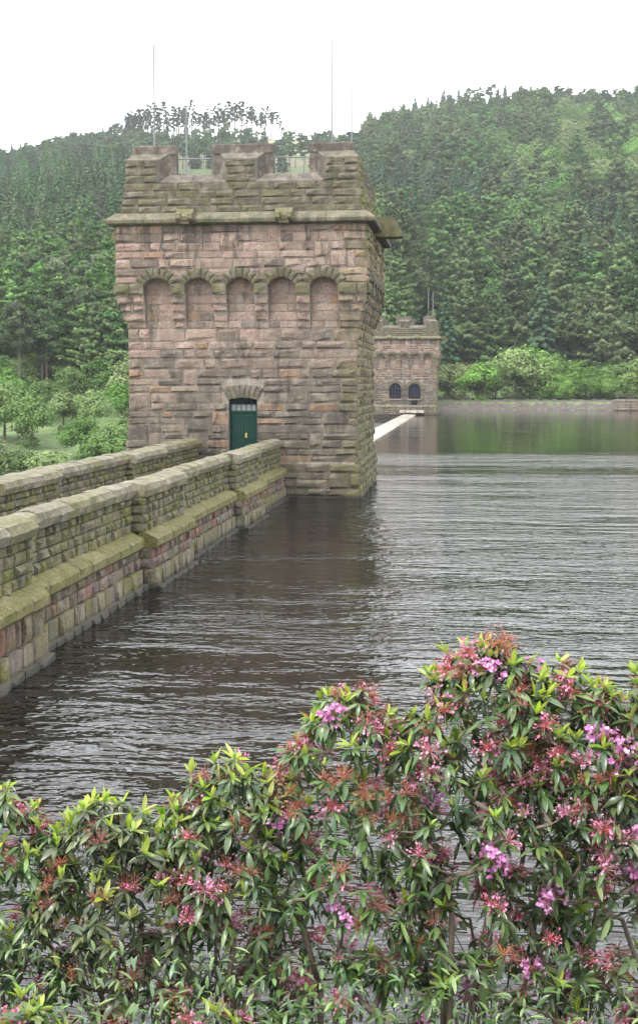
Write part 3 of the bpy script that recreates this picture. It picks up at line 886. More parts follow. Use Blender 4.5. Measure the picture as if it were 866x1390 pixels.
def wall_face(ms, x, nx, y0, y1, zs, lmin, lmax, colf, vis, dsc=1.0, flat=.2):
    """courses of stones on a face of constant x with outward normal nx (+1/-1)"""
    u = (0, 1, 0) if nx > 0 else (0, -1, 0)
    for z0, z1 in zs:
        for a, b in split(y0, y1, lmin, lmax):
            ym = (a + b) / 2
            pri = 100 - ym if vis(ym) else -1
            ms.put((x + R.uniform(-.01, .015) * nx, ym, (z0 + z1) / 2), u, (nx, 0, 0), b - a - .022, z1 - z0 - .022, colf(z0), pri, R.random() < flat, dscale=dsc * R.uniform(.8, 1.4))
def end_face(ms, y, x0, x1, zs, colf, pri):
    for z0, z1 in zs:
        ms.put(((x0 + x1) / 2, y, (z0 + z1) / 2), (1, 0, 0), (0, -1, 0), x1 - x0 - .02, z1 - z0 - .022, colf(z0), pri, False)

# right-hand wall, standing in the water
rw = empty('parapet_wall', (0, 0, 0), 'mossy stone parapet wall rising from the water, right side of the walkway', 'wall', 'walls beside the walkway')
core = MB()
for a, b, pier in segments():
    xo = -7.5 if pier else -7.78; e = .04
    core.box(-8.2 + e, xo - e, a + (.04 if pier else -.0), b - (.04 if pier else 0), 1.3, 2.2, (.16, .15, .11, .5))
    xl = -7.3 if pier else -7.58
    core.box(-8.4, xl - e, a + (.04 if pier else 0), b - (.04 if pier else 0), -3, 1.0, (.16, .15, .12, .6))
core.build('wall_core', M['mortar'], rw)
ms = Masonry('stone', rw, 300); ml = Masonry('lower_stone', rw, 300); mpb = Masonry('plinth_block', rw, 300)
ZP = [(1.30, 1.53), (1.53, 1.73), (1.73, 1.95), (1.95, 2.15)]
vis = lambda y: 19.5 < y < 55
def cpar(z):
    c = R.choice([(.20, .18, .13), (.16, .15, .12), (.24, .22, .14), (.13, .12, .105), (.22, .2, .155)]); return jit(c, .15, R.choice([.3, .45, .6, .85]))
def clow(z):
    c = R.choice([(.30, .175, .155), (.24, .18, .155), (.16, .13, .12), (.33, .235, .19), (.36, .115, .095), (.24, .2, .15)]); return jit(c, .18, R.choice([.05, .1, .15, .35]))
def cplin(z):
    c = R.choice([(.27, .225, .18), (.24, .18, .16), (.22, .205, .145), (.31, .26, .2)]); return jit(c, .15, R.choice([.1, .3, .5, .75]))
cop = lambda mv: (lambda: jit(TOPC, .15, R.choice(mv)))
def prof_coping(wd): return [(0, 2.15), (wd, 2.15), (wd + .03, 2.30), (wd - .05, 2.43), (wd * .6, 2.48), (wd * .25, 2.47), (.03, 2.40), (-.03, 2.28)]
for a, b, pier in segments():
    xo = -7.5 if pier else -7.78
    xl = -7.3 if pier else -7.58
    wall_face(ms, xo, 1, a, b, ZP, .24, .62, cpar, vis)
    lows = [(.46, .72), (.72, .95)] if not pier else [(.46, .70), (.70, .95)]
    if R.random() < .6: lows = [(.46, .95)] if R.random() < .3 else lows
    wall_face(ml, xl, 1, a, b, lows, .3, .7, clow, vis, .8)
    wall_face(mpb, xl + .08, 1, a, b, [(-.25, .46)], .32, .72, cplin, vis, .9, .6)
    if b > 22:   # broken footing stones at the waterline
        wall_face(mpb, xl + .2, 1, a, b, [(-.3, .12 if a < 30 else .06)], .5, 1.0, lambda z: jit((.12, .105, .08), .2, .5), lambda y: False, .9, .3)
    wd = xo + .10 - (-8.26)
    run_of('coping_stone', prof_coping(wd), .028, rw, a, b, -8.26, .75, 1.25, lambda: jit(TOPC, .15, R.choice([.35, .5, .65])))
    w2 = .34
    pf = [(-w2, .94), (0.06, .94), (.10, .99), (.10, 1.14), (.03, 1.21), (-.2, 1.32), (-w2, 1.345)]
    run_of('string_course_stone', pf, .014, rw, a, b, xl + .03, .7, 1.2, lambda: jit(YEL, .12, R.choice([.6, .75, .9])))
    if pier:
        for zz_ in [ZP]: end_face(ms, a, xo - .30, xo, zz_, lambda z: jit((.15, .14, .11), .2, .5), 90)
        end_face(ml, a, xl - .3, xl, lows, clow, 90); end_face(mpb, a, xl - .2, xl + .09, [(-.25, .46)], cplin, 90)
ms.finish(); ml.finish(); mpb.finish()

# left-hand wall (inner face seen)
lw = empty('parapet_wall', (0, 0, 0), 'mossy stone parapet wall behind, left side of the walkway', 'wall', 'walls beside the walkway')
core = MB()
for a, b, pier in segments():
    xi = -10.95 if pier else -11.22; e = .04
    core.box(-11.85 + e, xi - e, a + (.04 if pier else 0), b - (.04 if pier else 0), -3, 2.2, (.16, .15, .11, .5))
core.build('wall_core', M['mortar'], lw)
ms = Masonry('stone', lw, 300)
vis2 = lambda y: 28 < y < 55
for a, b, pier in segments():
    xi = -10.95 if pier else -11.22
    wall_face(ms, xi, 1, a, b, [(1.3, 1.52), (1.52, 1.74), (1.74, 1.95), (1.95, 2.15)], .3, .7, cpar, vis2)
    wall_face(ms, -11.85, -1, a, b, [(.9, 1.3), (1.3, 1.7), (1.7, 2.15)], .4, .9, cpar, lambda y: False)
    wd = xi + .10 - (-11.95)
    run_of('coping_stone', prof_coping(wd), .028, lw, a, b, -11.95, .75, 1.25, lambda: jit(TOPC, .15, R.choice([.3, .5, .7])))
    if pier: end_face(ms, a, xi - .30, xi, [(1.3, 1.52), (1.52, 1.74), (1.74, 1.95), (1.95, 2.15)], lambda z: jit((.13, .12, .1), .2, .5), 90)
ms.finish()

# small abutment wall with railing on the far shore at the right
ab = empty('abutment_wall', (29.5, 236.5, 0), 'low stone abutment wall with railing at the right end of the far shore', 'wall')
b = MB(); b.box(-3.6, 9, 0, 6, -2, 1.7, MORT); cw = b.build('wall_core', M['mortar'], ab)
ms = Masonry('stone', ab, 300)
for z0, z1 in courses(-.3, 1.7, .35, .45):
    for x0, x1 in split(-3.7, 9, .8, 1.6): ms.put(((x0 + x1) / 2, -.03, (z0 + z1) / 2), (1, 0, 0), (0, -1, 0), x1 - x0 - .05, z1 - z0 - .05, jit((.3, .22, .19), .2, .2), 1 if x0 < 3 else -1)
ms.finish()
b = MB(); b.box(-3.85, 9.1, -.15, .6, 1.72, 2.0, (.4, .37, .32, .9)); b.build('coping', M['stone'], ab)
for i in range(7):
    b = MB(); b.box(-3.5 + i * 1.9, -3.38 + i * 1.9, .15, .27, 2.0, 3.0); b.build('post', M['bark'], ab)
for z in (2.5, 2.92):
    b = MB(); b.box(-3.5, 9, .18, .26, z, z + .08); b.build('rail', M['bark'], ab)

# ------------------------------------------------------------------ trees
def leaf_quads(mb_, P_, size, tint_lo, tint_hi, rng, up=.55, shade=None, outward=None):
    """P_ (n,3) centres -> small kite faces with mostly upward normals"""
    n = len(P_)
    nrm = rng.normal(size=(n, 3)); nrm = nrm * .42 + outward if outward is not None else nrm + np.array([0, 0, up]); nrm /= np.linalg.norm(nrm, axis=1)[:, None]
    t = np.cross(nrm, rng.normal(size=(n, 3))); t /= np.linalg.norm(t, axis=1)[:, None]; bt = np.cross(nrm, t)
    s = size * rng.uniform(.6, 1.35, n)[:, None]; wv = rng.uniform(.45, .8, n)[:, None]
    V = np.stack([P_ + t * s, P_ + bt * s * wv, P_ - t * s, P_ - bt * s * wv], 1).reshape(-1, 3)
    F = np.arange(4 * n).reshape(-1, 4)
    k = rng.random(n)[:, None] if shade is None else shade[:, None]
    T = np.concatenate([np.array(tint_lo)[None] * (1 - k) + np.array(tint_hi)[None] * k, np.ones((n, 1))], 1)
    b = mb_.n
    mb_.v.extend(V.tolist()); mb_.f.extend((F + b).tolist()); mb_.t.extend(T.tolist()); mb_.n += 4 * n

def conifer(seed, H, Rad, base, nlev, nbr, lo, hi, size, droop=.25, power=.85, per=26, ragged=.25):
    rng = np.random.default_rng(seed); mb = MB(); PP = []; K = []; OO = []
    for i in range(nlev):
        t = (i + rng.uniform(-.3, .3)) / nlev; t = min(max(t, 0), .995)
        z = H * (base + (1 - base) * t)
        rad = Rad * (1 - t) ** power * (.55 + .45 * min(1, t * 6 + .3)) + .12
        nb = max(3, int(nbr * (1 - .5 * t)))
        a0 = rng.uniform(0, 2 * pi)
        for j in range(nb):
            a = a0 + 2 * pi * j / nb + rng.uniform(-.3, .3)
            L = rad * rng.uniform(1 - ragged * 1.6, 1 + ragged)
            m = max(4, int(per * (L / Rad + .12)))
            q = rng.uniform(.12, 1, m) ** .7
            side = rng.normal(size=m) * .16 * L * (1.15 - q)
            rise = rng.uniform(.1, .45) * L
            x = np.cos(a) * q * L - np.sin(a) * side; y = np.sin(a) * q * L + np.cos(a) * side
            zz = z + rise * q - droop * L * q * q + rng.normal(size=m) * .12 * (.4 + L * .1)
            OO.append(np.stack([np.cos(a) * q, np.sin(a) * q, .45 + .5 * q], 1))
            PP.append(np.stack([x, y, zz], 1)); K.append(np.clip(rng.uniform(.2, .8) + rng.uniform(-.3, .3, m), 0, 1))
    P_ = np.concatenate(PP); K = np.concatenate(K)
    leaf_quads(mb, P_, size, lo, hi, rng, .4, K, np.concatenate(OO))
    return mb
def blobby(seed, H, Rx, base, ncl, lo, hi, size, per, flat=.7, spread=1.0, low=False):
    """broadleaf or pine head: foliage pads spread through an uneven crown"""
    rng = np.random.default_rng(seed); mb = MB(); PP = []; K = []; OO = []
    zc = H * (base + 1) / 2; hz = H * (1 - base) / 2
    for i in range(ncl):
        d = rng.normal(size=3); d /= np.linalg.norm(d); rr_ = rng.uniform(.35, 1.0) ** .6
        if low: d[2] = abs(d[2]) * 1.0 if rng.random() < .7 else d[2]
        wz = 1 - .25 * d[2]
        c = np.array([d[0] * Rx * rr_ * wz, d[1] * Rx * rr_ * wz, zc + d[2] * hz * rr_ * .88])
        cr_ = Rx * rng.uniform(.22, .42) * spread
        m = per; q = rng.normal(size=(m, 3)); q /= np.linalg.norm(q, axis=1)[:, None]
        rad = rng.uniform(.55, 1.08, m)[:, None] * (1 + .2 * rng.normal(size=m))[:, None]
        p = c + q * rad * cr_ * np.array([1, 1, flat])
        OO.append(q * .75 + d * .45 + np.array([0, 0, .15])); PP.append(p); K.append(np.clip(rng.uniform(.2, .8) + rng.uniform(-.3, .3, m), 0, 1))
    leaf_quads(mb, np.concatenate(PP), size, lo, hi, rng, .25, np.concatenate(K), np.concatenate(OO))
    return mb
def trunk_mb(seed, H, r0, limbs=0, zl=.5, col=(1, 1, 1, 1)):
    r = random.Random(seed); mb = MB()
    lx, ly = r.uniform(-.03, .03) * H, r.uniform(-.03, .03) * H
    top = (lx, ly, H * .93)
    mb.tube([(0, 0, -1.5), (0, 0, .4), (lx * .3, ly * .3, H * .4), (lx * .7, ly * .7, H * .7), top], [r0 * 1.35, r0, r0 * .75, r0 * .45, .03], 7)
    for i in range(limbs):
        a = r.uniform(0, 2 * pi); z = H * (zl + (.88 - zl) * i / max(1, limbs)); L = H * r.uniform(.1, .2)
        mb.tube([(lx * z / H, ly * z / H, z), (math.cos(a) * L * .5, math.sin(a) * L * .5, z + L * .25), (math.cos(a) * L, math.sin(a) * L, z + L * .55)], [r0 * .3, r0 * .2, .03], 5)
    return mb
PROTO = {}
def protos(kind, crowns, trunks, hts):
    PROTO[kind] = [(c.mesh(kind + '_crown', M['foliage']), t.mesh(kind + '_trunk', M['bark']), h) for c, t, h in zip(crowns, trunks, hts)]
L0, L1 = (.055, .100, .034), (.125, .200, .068)
protos('larch', [conifer(s, 18, 5.6, .08, 27, 11, L0, L1, .35, .05, .66, 80, .6) for s in (1, 2, 3, 4)], [trunk_mb(s, 18, .25) for s in (1, 2, 3, 4)], [18] * 4)
S0, S1 = (.040, .082, .045), (.085, .150, .072)
protos('spruce', [conifer(s, 18, 4.0, .06, 28, 10, S0, S1, .34, .35, .9, 46, .28) for s in (11, 12, 13, 14)], [trunk_mb(s, 18, .22) for s in (1, 2, 3, 4)], [18] * 4)
P0, P1 = (.038, .066, .034), (.085, .140, .058)
protos('pine', [blobby(s, 17, 3.2, b, 26, P0, P1, .30, 105, .5, .95) for s, b in ((21, .38), (22, .46), (23, .3), (24, .5))], [trunk_mb(s, 17, .24, 7, .45) for s in (5, 6, 7, 8)], [17] * 4)
protos('tall_pine', [blobby(s, 22, 2.3, b, 20, P0, P1, .36, 60, .55, 1.0) for s, b in ((41, .42), (42, .5), (43, .36), (44, .55))], [trunk_mb(s, 22, .42, 6, .45) for s in (5, 6, 7, 8)], [22] * 4)
B0, B1 = (.078, .135, .036), (.155, .245, .068)
protos('broadleaf', [blobby(s, 9, 4.4, .02, 34, B0, B1, .24, 200, .8, 1.0, True) for s in (31, 32, 33, 34)], [trunk_mb(s, 7, .2, 6, .15) for s in (9, 10, 11, 12)], [9] * 4)

def px_of(x, y): return 634 + 1800 * x / y       # rough bearing, used only to choose where woods end
TREES = []
rt = random.Random(21)
def add_tree(kind, x, y, h, zone, size=1.0):
    TREES.append((kind, x, y, h, zone, size))
# jittered planting over the hillsides
def plant():
    r = 268.0
    row = 0
    while r < 880:
        sp = 9.2 + (r - 268) / 612 * 1.2
        a = math.atan(aztan(-130)); row += 1
        a += (row % 2) * .5 * sp / r
        while a < math.atan(aztan(1010)):
            rr_ = r + rt.uniform(-.38, .38) * sp; aa = a + rt.uniform(-.38, .38) * sp / r
            x = math.sin(aa) * rr_; y = math.cos(aa) * rr_; px = px_of(x, y)
            a += sp / r
            z = float(ground_z(x, y)); yy = 520 - (z + 15 - 4.8) / y * 1800       # approximate height of the crown in view
            yg = 520 - (z - 4.8) / y * 1800
            if 196 < px < 478 and yg > 240 and rr_ < 820: continue                    # wholly behind the near tower
            left = px < 500
            if left:
                if rr_ < 330: continue
                if yg < 250 + rt.uniform(-12, 12):
                    kind = 'pine' if rt.random() < .85 else 'spruce'; zone = 'ridge'
                elif yg < 445: kind = 'spruce'; zone = 'mid'
                else: kind = 'pine' if rt.random() < .6 else 'larch'; zone = 'low'
                if 340 < px and yg < 213: continue
                if px > 175 and yg < 207: continue        # skyline pines are placed one by one below
                h = {'ridge': 15, 'mid': 18, 'low': 17}[zone] * rt.uniform(.8, 1.15)
            else:
                n = math.sin(x * .021 + 1.7) + math.sin(y * .017 + x * .011)
                if yg < 186 + 8 * math.sin(px * .05): kind = 'spruce' if rt.random() < .4 else 'pine'; zone = 'ridge'
                elif px > 700 and 190 < yg < 330 and (px - 700) * .5 + rt.uniform(-30, 40) > abs(yg - 260) * .6: kind = 'broadleaf' if rt.random() < .68 else 'larch'; zone = 'mid'
                elif px > 770 and 330 <= yg < 440: kind = 'spruce' if rt.random() < .7 else 'larch'; zone = 'mid'
                elif n > 1.72: kind = 'spruce'; zone = 'mid'
                else: kind = rt.choices(('larch', 'broadleaf', 'spruce'), (.74, .18, .08))[0]; zone = 'mid' if yg < 380 else 'low'
                if px < 545 and yg < 195: continue
                h = rt.uniform(.72, 1.25) * (19.5 if zone != 'ridge' else 14.5)
                if kind == 'broadleaf': h = rt.uniform(12, 18)
                if rr_ < 285 and rt.random() < .35: continue
            if rt.random() < .05: continue
            add_tree(kind, x, y, h, ('left ' if left else 'right ') + zone)
        r += sp * .92
plant()
# skyline pines, standing apart so that sky shows between the trunks
for i in range(84):
    px = 170 + 211 * (max(0, i + rt.uniform(-.8, .8)) / 84) ** 1.25; rr_ = 838 + rt.uniform(-14, 14)
    a = math.atan(aztan(px)); add_tree('tall_pine', math.sin(a) * rr_, math.cos(a) * rr_, rt.uniform(15, 27) * (1 - .15 * (px > 330)), 'skyline', .95)
for px, h in ((384, 9), (400, 8), (407, 7), (426, 5), (436, 6), (497, 9), (510, 7), (524, 15), (492, 6), (418, 5)):
    a = math.atan(aztan(px)); rr_ = 815 + rt.uniform(-20, 20); add_tree('pine', math.sin(a) * rr_, math.cos(a) * rr_, h, 'skyline', .8)
# open pines and bushes in the valley at the lower left
for i in range(210):
    px = rt.uniform(-60, 190); rr_ = rt.uniform(205, 340); a = math.atan(aztan(px))
    if px < 40 and rr_ < 225 and rt.random() < .7: continue
    add_tree('pine' if rt.random() < .3 else 'larch', math.sin(a) * rr_, math.cos(a) * rr_, rt.uniform(11, 17), 'left valley')
for px, rr_, h in ((12, 205, 17), (46, 208, 18), (110, 215, 17.5), (122, 222, 16), (78, 232, 16)):
    a = math.atan(aztan(px)); add_tree('pine', math.sin(a) * rr_, math.cos(a) * rr_, h, 'left valley')
for px, rr_, h in ((-30, 150, 7), (8, 148, 6), (58, 146, 6.5), (100, 165, 5.5), (142, 150, 7.2), (165, 158, 7), (30, 172, 7), (-10, 178, 8), (75, 185, 6), (185, 150, 6), (120, 182, 6.5), (158, 190, 7), (5, 200, 6), (48, 196, 6.5), (88, 203, 7), (132, 204, 7.5), (172, 200, 8), (25, 212, 7), (65, 214, 6), (-25, 205, 7)):
    a = math.atan(aztan(px)); add_tree('broadleaf', math.sin(a) * rr_, math.cos(a) * rr_, h, 'left bush')
for i in range(14):
    px = rt.uniform(500, 550); rr_ = rt.uniform(285, 430); a = math.atan(aztan(px)); add_tree('spruce', math.sin(a) * rr_, math.cos(a) * rr_, rt.uniform(15, 19), 'right low')
for i in range(16):
    px = rt.uniform(498, 550); rr_ = rt.uniform(232, 290); a = math.atan(aztan(px)); add_tree('larch', math.sin(a) * rr_, math.cos(a) * rr_, rt.uniform(12, 16), 'far valley')
# shrubby trees along the far shore
for px, rr_, h in ((608, 252.0, 8.0), (632, 254.2, 8.6), (652, 251.2, 8.2), (672, 255.0, 8.8), (698, 254.2, 11.5), (718, 256.5, 11.0), (742, 255.0, 10.0), (760, 252.0, 6.0), (778, 257.2, 8.2), (797, 252.8, 7.4), (812, 253.5, 7.0), (846, 258.0, 8.0), (868, 258.0, 9.0), (890, 258.0, 9.0), (590, 258.0, 7.0), (820, 258.8, 7.5)):
    a = math.atan(aztan(px)); add_tree('broadleaf', math.sin(a) * rr_, math.cos(a) * rr_, h, 'shore')

def visible(x, y):
    px = px_of(x, y); return -40 < px < 900
LAB = {
 ('pine', 'skyline'): ('small pine on the open moorland slope of the ridge behind the near tower', 'small pines on the moorland ridge'),
 ('tall_pine', 'skyline'): ('slender dark pine standing against the sky on the ridge behind the near tower', 'skyline pines on the ridge'),
 ('pine', 'left ridge'): ('dark pine in the belt along the top of the left hill', 'pines along the top of the left hill'),
 ('spruce', 'left ridge'): ('dark spruce among the pines on top of the left hill', 'spruces on top of the left hill'),
 ('spruce', 'left mid'): ('blue-green pointed spruce in the plantation on the left hillside', 'spruces on the left hillside'),
 ('spruce', 'left low'): ('spruce at the foot of the left hillside plantation', 'spruces at the foot of the left hillside'),
 ('pine', 'left low'): ('bushy pine below the spruce plantation on the left hillside', 'pines below the left plantation'),
 ('larch', 'left low'): ('soft green larch below the spruce plantation on the left hillside', 'larches below the left plantation'),
 ('pine', 'left valley'): ('tall pine with bare trunk on the grass of the valley left of the near tower', 'pines in the valley on the left'),
 ('larch', 'left valley'): ('feathery green larch in the valley left of the near tower', 'larches in the valley on the left'),
 ('larch', 'far valley'): ('larch rising just behind the battlements of the far tower', 'larches behind the far tower'),
 ('broadleaf', 'left bush'): ('rounded leafy bush behind the left parapet wall', 'leafy bushes behind the left parapet wall'),
 ('broadleaf', 'shore'): ('light green rounded shrub on the far shore right of the far tower', 'shrubs along the far shore'),
 ('larch', 'right low'): ('tall green larch at the foot of the right hillside above the shore', 'larches at the foot of the right hillside'),
 ('larch', 'right mid'): ('soft green larch on the wooded right hillside', 'larches on the right hillside'),
 ('spruce', 'right low'): ('dark spruce at the foot of the right hillside', 'spruces at the foot of the right hillside'),
 ('spruce', 'right mid'): ('dark spruce among the larches of the right hillside', 'spruces on the right hillside'),
 ('spruce', 'right ridge'): ('dark spruce along the crest of the right hill', 'spruces along the right crest'),
 ('pine', 'right ridge'): ('dark pine along the crest of the right hill', 'pines along the right crest'),
 ('broadleaf', 'right low'): ('rounded broadleaf tree among larches low on the right hillside', 'broadleaf trees low on the right hillside'),
 ('broadleaf', 'right mid'): ('yellow-green broadleaf tree among conifers on the right hillside', 'broadleaf trees on the right hillside'),
}
ORD = ['first', 'second', 'third', 'fourth', 'fifth', 'sixth', 'seventh', 'eighth', 'ninth', 'tenth', 'eleventh', 'twelfth', 'thirteenth', 'fourteenth', 'fifteenth', 'sixteenth', 'seventeenth', 'eighteenth', 'nineteenth', 'twentieth', 'twenty-first', 'twenty-second', 'twenty-third', 'twenty-fourth']
rank = {}
for zn in ('shore', 'left bush'):
    for i, t in enumerate(sorted([t for t in TREES if t[4] == zn], key=lambda t: px_of(t[1], t[2]) * (1 if zn == 'shore' else -1))): rank[(zn, t[1], t[2])] = ORD[i]
cnt = {}; stuff = {k: [] for k in PROTO}; FIRST = {}
order = sorted(TREES, key=lambda t: -(t[3] / t[2]) - (1 if t[4] in ('skyline', 'shore', 'left bush') else 0))
for (kind, x, y, h, zone, size) in order:
    i = rt.randrange(4); cme, tme, H = PROTO[kind][i]; s = h / H; rz = rt.uniform(0, 2 * pi)
    z = float(ground_z(x, y)) - (1.3 if zone == 'shore' else .3)
    wsc = s * rt.uniform(.88, 1.15) * (size if size < 1 else 1)
    if kind == 'broadleaf': wsc *= 1.08
    if not visible(x, y) or cnt.get(kind, 0) >= 298:
        stuff[kind].append((x, y, z, s, wsc, rz, i)); continue
    cnt[kind] = cnt.get(kind, 0) + 1
    lab, grp = LAB.get((kind, zone), ('%s on the wooded hillside' % kind, 'trees on the hillside'))
    if zone == 'right mid' and kind == 'broadleaf' and not (px_of(x, y) > 700 and z > 60): lab, grp = 'rounded green broadleaf tree scattered among the larches of the right hillside', 'broadleaf trees among the right larches'
    if zone == 'shore': lab = 'light green rounded shrub on the far shore, %s counting rightwards from the far tower' % rank[(zone, x, y)]
    if zone == 'left bush': lab = 'rounded leafy bush behind the left parapet wall, %s counting leftwards from the near tower' % rank[(zone, x, y)]
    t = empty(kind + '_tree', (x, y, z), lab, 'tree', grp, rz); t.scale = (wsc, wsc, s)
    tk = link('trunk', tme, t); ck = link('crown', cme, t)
    FIRST.setdefault((kind, i), (tk, ck))
    if zone == 'left low' or zone == 'left valley': ck.color = (1.1, 1.15, .95, 1)
    if zone in ('right low', 'right mid') and kind == 'broadleaf' and not (px_of(x, y) > 700 and z > 60): ck.color = (.72, .8, .8, 1)
    if zone == 'shore': ck.color = (1.25, 1.25, 1.1, 1)
    if zone == 'left mid': ck.color = (1.25, 1.25, .95, 1)
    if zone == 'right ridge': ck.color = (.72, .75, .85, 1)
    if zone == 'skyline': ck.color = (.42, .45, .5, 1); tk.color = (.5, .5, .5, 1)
def forest(kind, pts, label):
    """the rest of the wood: one object, crowns and trunks instanced on points by geometry nodes"""
    if not pts: return
    me = bpy.data.meshes.new(kind + '_wood'); me.from_pydata([p[:3] for p in pts], [], [])
    for nm, vals, ty in (('sc', [(p[4], p[4], p[3]) for p in pts], 'FLOAT_VECTOR'), ('rot', [(0, 0, p[5]) for p in pts], 'FLOAT_VECTOR')):
        at = me.attributes.new(nm, ty, 'POINT'); at.data.foreach_set('vector', np.array(vals, dtype=np.float32).ravel())
    at = me.attributes.new('idx', 'INT', 'POINT'); at.data.foreach_set('value', [p[6] for p in pts])
    o = link(kind + '_wood', me); tag(o, label, kind='stuff')
    g = bpy.data.node_groups.new(kind + '_wood', 'GeometryNodeTree')
    g.interface.new_socket('Geometry', in_out='INPUT', socket_type='NodeSocketGeometry'); g.interface.new_socket('Geometry', in_out='OUTPUT', socket_type='NodeSocketGeometry')
    gi = g.nodes.new('NodeGroupInput'); go = g.nodes.new('NodeGroupOutput'); jn = g.nodes.new('GeometryNodeJoinGeometry')
    def attr(n, t):
        a = g.nodes.new('GeometryNodeInputNamedAttribute'); a.data_type = t; a.inputs['Name'].default_value = n; return a.outputs['Attribute']
    sc_, ro, ix = attr('sc', 'FLOAT_VECTOR'), attr('rot', 'FLOAT_VECTOR'), attr('idx', 'INT')
    for i in range(4):
        if (kind, i) not in FIRST: continue
        j2 = g.nodes.new('GeometryNodeJoinGeometry')
        for q in FIRST[(kind, i)]:
            oi = g.nodes.new('GeometryNodeObjectInfo'); oi.inputs['Object'].default_value = q; oi.inputs['As Instance'].default_value = False
            g.links.new(oi.outputs['Geometry'], j2.inputs[0])
        cp = g.nodes.new('FunctionNodeCompare'); cp.data_type = 'INT'; cp.operation = 'EQUAL'
        g.links.new(ix, cp.inputs['A'] if cp.inputs['A'].enabled else cp.inputs[2])
        [s_ for s_ in cp.inputs if s_.enabled][1].default_value = i
        g.links.new(ix, [s_ for s_ in cp.inputs if s_.enabled][0])
        ip = g.nodes.new('GeometryNodeInstanceOnPoints')
        g.links.new(gi.outputs[0], ip.inputs['Points']); g.links.new(cp.outputs[0], ip.inputs['Selection'])
        g.links.new(j2.outputs[0], ip.inputs['Instance']); g.links.new(ro, ip.inputs['Rotation']); g.links.new(sc_, ip.inputs['Scale'])
        g.links.new(ip.outputs[0], jn.inputs[0])
    g.links.new(jn.outputs[0], go.inputs[0])
    md = o.modifiers.new('wood', 'NODES'); md.node_group = g
forest('larch', stuff['larch'], 'mass of larches covering the distant hillside')
forest('spruce', stuff['spruce'], 'mass of spruces covering the distant hillside')
forest('pine', stuff['pine'], 'mass of pines along the distant hilltops')
forest('broadleaf', stuff['broadleaf'], 'more broadleaf trees on the distant hillside')

# ------------------------------------------------------------------ rhododendrons
def leaf_mesh(L, W, fold, droop, col, name='leaf'):
    mb = MB(); st = [(0, .08), (.25, .75), (.55, 1.0), (.8, .66), (1.0, .02)]
    v = []
    for t, wv in st:
        x = L * t * (1 - .12 * droop * t); z = -droop * L * t * t
        w2 = W / 2 * wv
        v += [(x, -w2, z + fold * w2), (x, 0, z), (x, w2, z + fold * w2)]
    f = []
    for i in range(4): f += [(i * 3, i * 3 + 1, i * 3 + 4, i * 3 + 3), (i * 3 + 1, i * 3 + 2, i * 3 + 5, i * 3 + 4)]
    mb.add(v, f, (*col, 1)); return mb
DARK = [(.07, .12, .035), (.05, .09, .04), (.10, .15, .042), (.09, .125, .055), (.15, .20, .065)]
FRESH = [(.32, .40, .045), (.38, .44, .07), (.24, .36, .05)]
LD = [leaf_mesh(.100 * k, .029 * k2, .35, d, c) for k, k2, d, c in ((1, 1, .25, DARK[0]), (1.1, .95, .4, DARK[1]), (.85, 1, .1, DARK[2]), (1.0, 1.1, .55, DARK[3]), (1.15, .9, .2, DARK[4]), (.95, 1, .3, DARK[0]))]
LF = [leaf_mesh(.085 * k, .026 * k2, .5, d, c) for k, k2, d, c in ((1, 1, .05, FRESH[0]), (1.1, 1, -.1, FRESH[1]), (.85, 1, .15, FRESH[2]))]
LDM = [m_.mesh('leaf', M['leaf'], True) for m_ in LD]; LFM = [m_.mesh('leaf', M['petal'], True) for m_ in LF]

def cluster_mesh(seed, kind):
    """flower head: thin stalks and leftover petals radiating from one point"""
    r = random.Random(seed); mb = MB()
    stalk = {'wilted': [(.42, .12, .09), (.32, .08, .06), (.48, .19, .13)], 'pink': [(.58, .14, .18), (.68, .27, .32), (.42, .09, .10)], 'magenta': [(.42, .10, .2), (.4, .1, .12)]}[kind]
    petal = {'wilted': [(.36, .14, .08), (.30, .10, .08)], 'pink': [(.70, .24, .42), (.76, .36, .54), (.62, .15, .30)], 'magenta': [(.62, .22, .50), (.74, .40, .64), (.52, .16, .42)]}[kind]
    n = {'wilted': 26, 'pink': 28, 'magenta': 14}[kind]
    for i in range(n):
        d = Vector((r.gauss(0, 1), r.gauss(0, 1), r.gauss(.5, .8))).normalized(); L = r.uniform(.03, .068)
        e = d * L; s_ = d.cross(Vector((r.random(), r.random(), r.random()))).normalized() * .0014; s2 = d.cross(s_).normalized() * .0014
        mid = e * .55 + Vector((0, 0, r.uniform(0, .006)))
        c = (*r.choice(stalk), 1)
        mb.add([s_, s2, -s_, mid + s_, mid + s2, mid - s_, e], [(0, 1, 4, 3), (1, 2, 5, 4), (2, 0, 3, 5), (3, 4, 6), (4, 5, 6), (5, 3, 6)], c)
        np_ = {'wilted': 1, 'pink': r.choice((0, 1, 2)), 'magenta': 4}[kind]
        if kind == 'wilted' and r.random() < .5: np_ = 0
        for k in range(np_):
            a = 2 * pi * k / max(1, np_) + r.random(); u = d.cross(Vector((.2, .5, .7))).normalized(); v = d.cross(u)
            out = (u * math.cos(a) + v * math.sin(a)); pl = {'wilted': .012, 'pink': .013, 'magenta': .019}[kind] * r.uniform(.7, 1.2)
            tip = e + d * pl * .6 + out * pl; sd = d.cross(out).normalized() * pl * (.42 if kind != 'magenta' else .5)
            mb.add([e * .92, e + (tip - e) * .55 + sd, tip, e + (tip - e) * .55 - sd], [(0, 1, 2, 3)], (*r.choice(petal), 1))
    return mb
CM = {k: [cluster_mesh(700 + i + j * 10, k).mesh('flower_cluster', M['petal']) for i in range(4)] for j, k in enumerate(('wilted', 'pink', 'magenta'))}

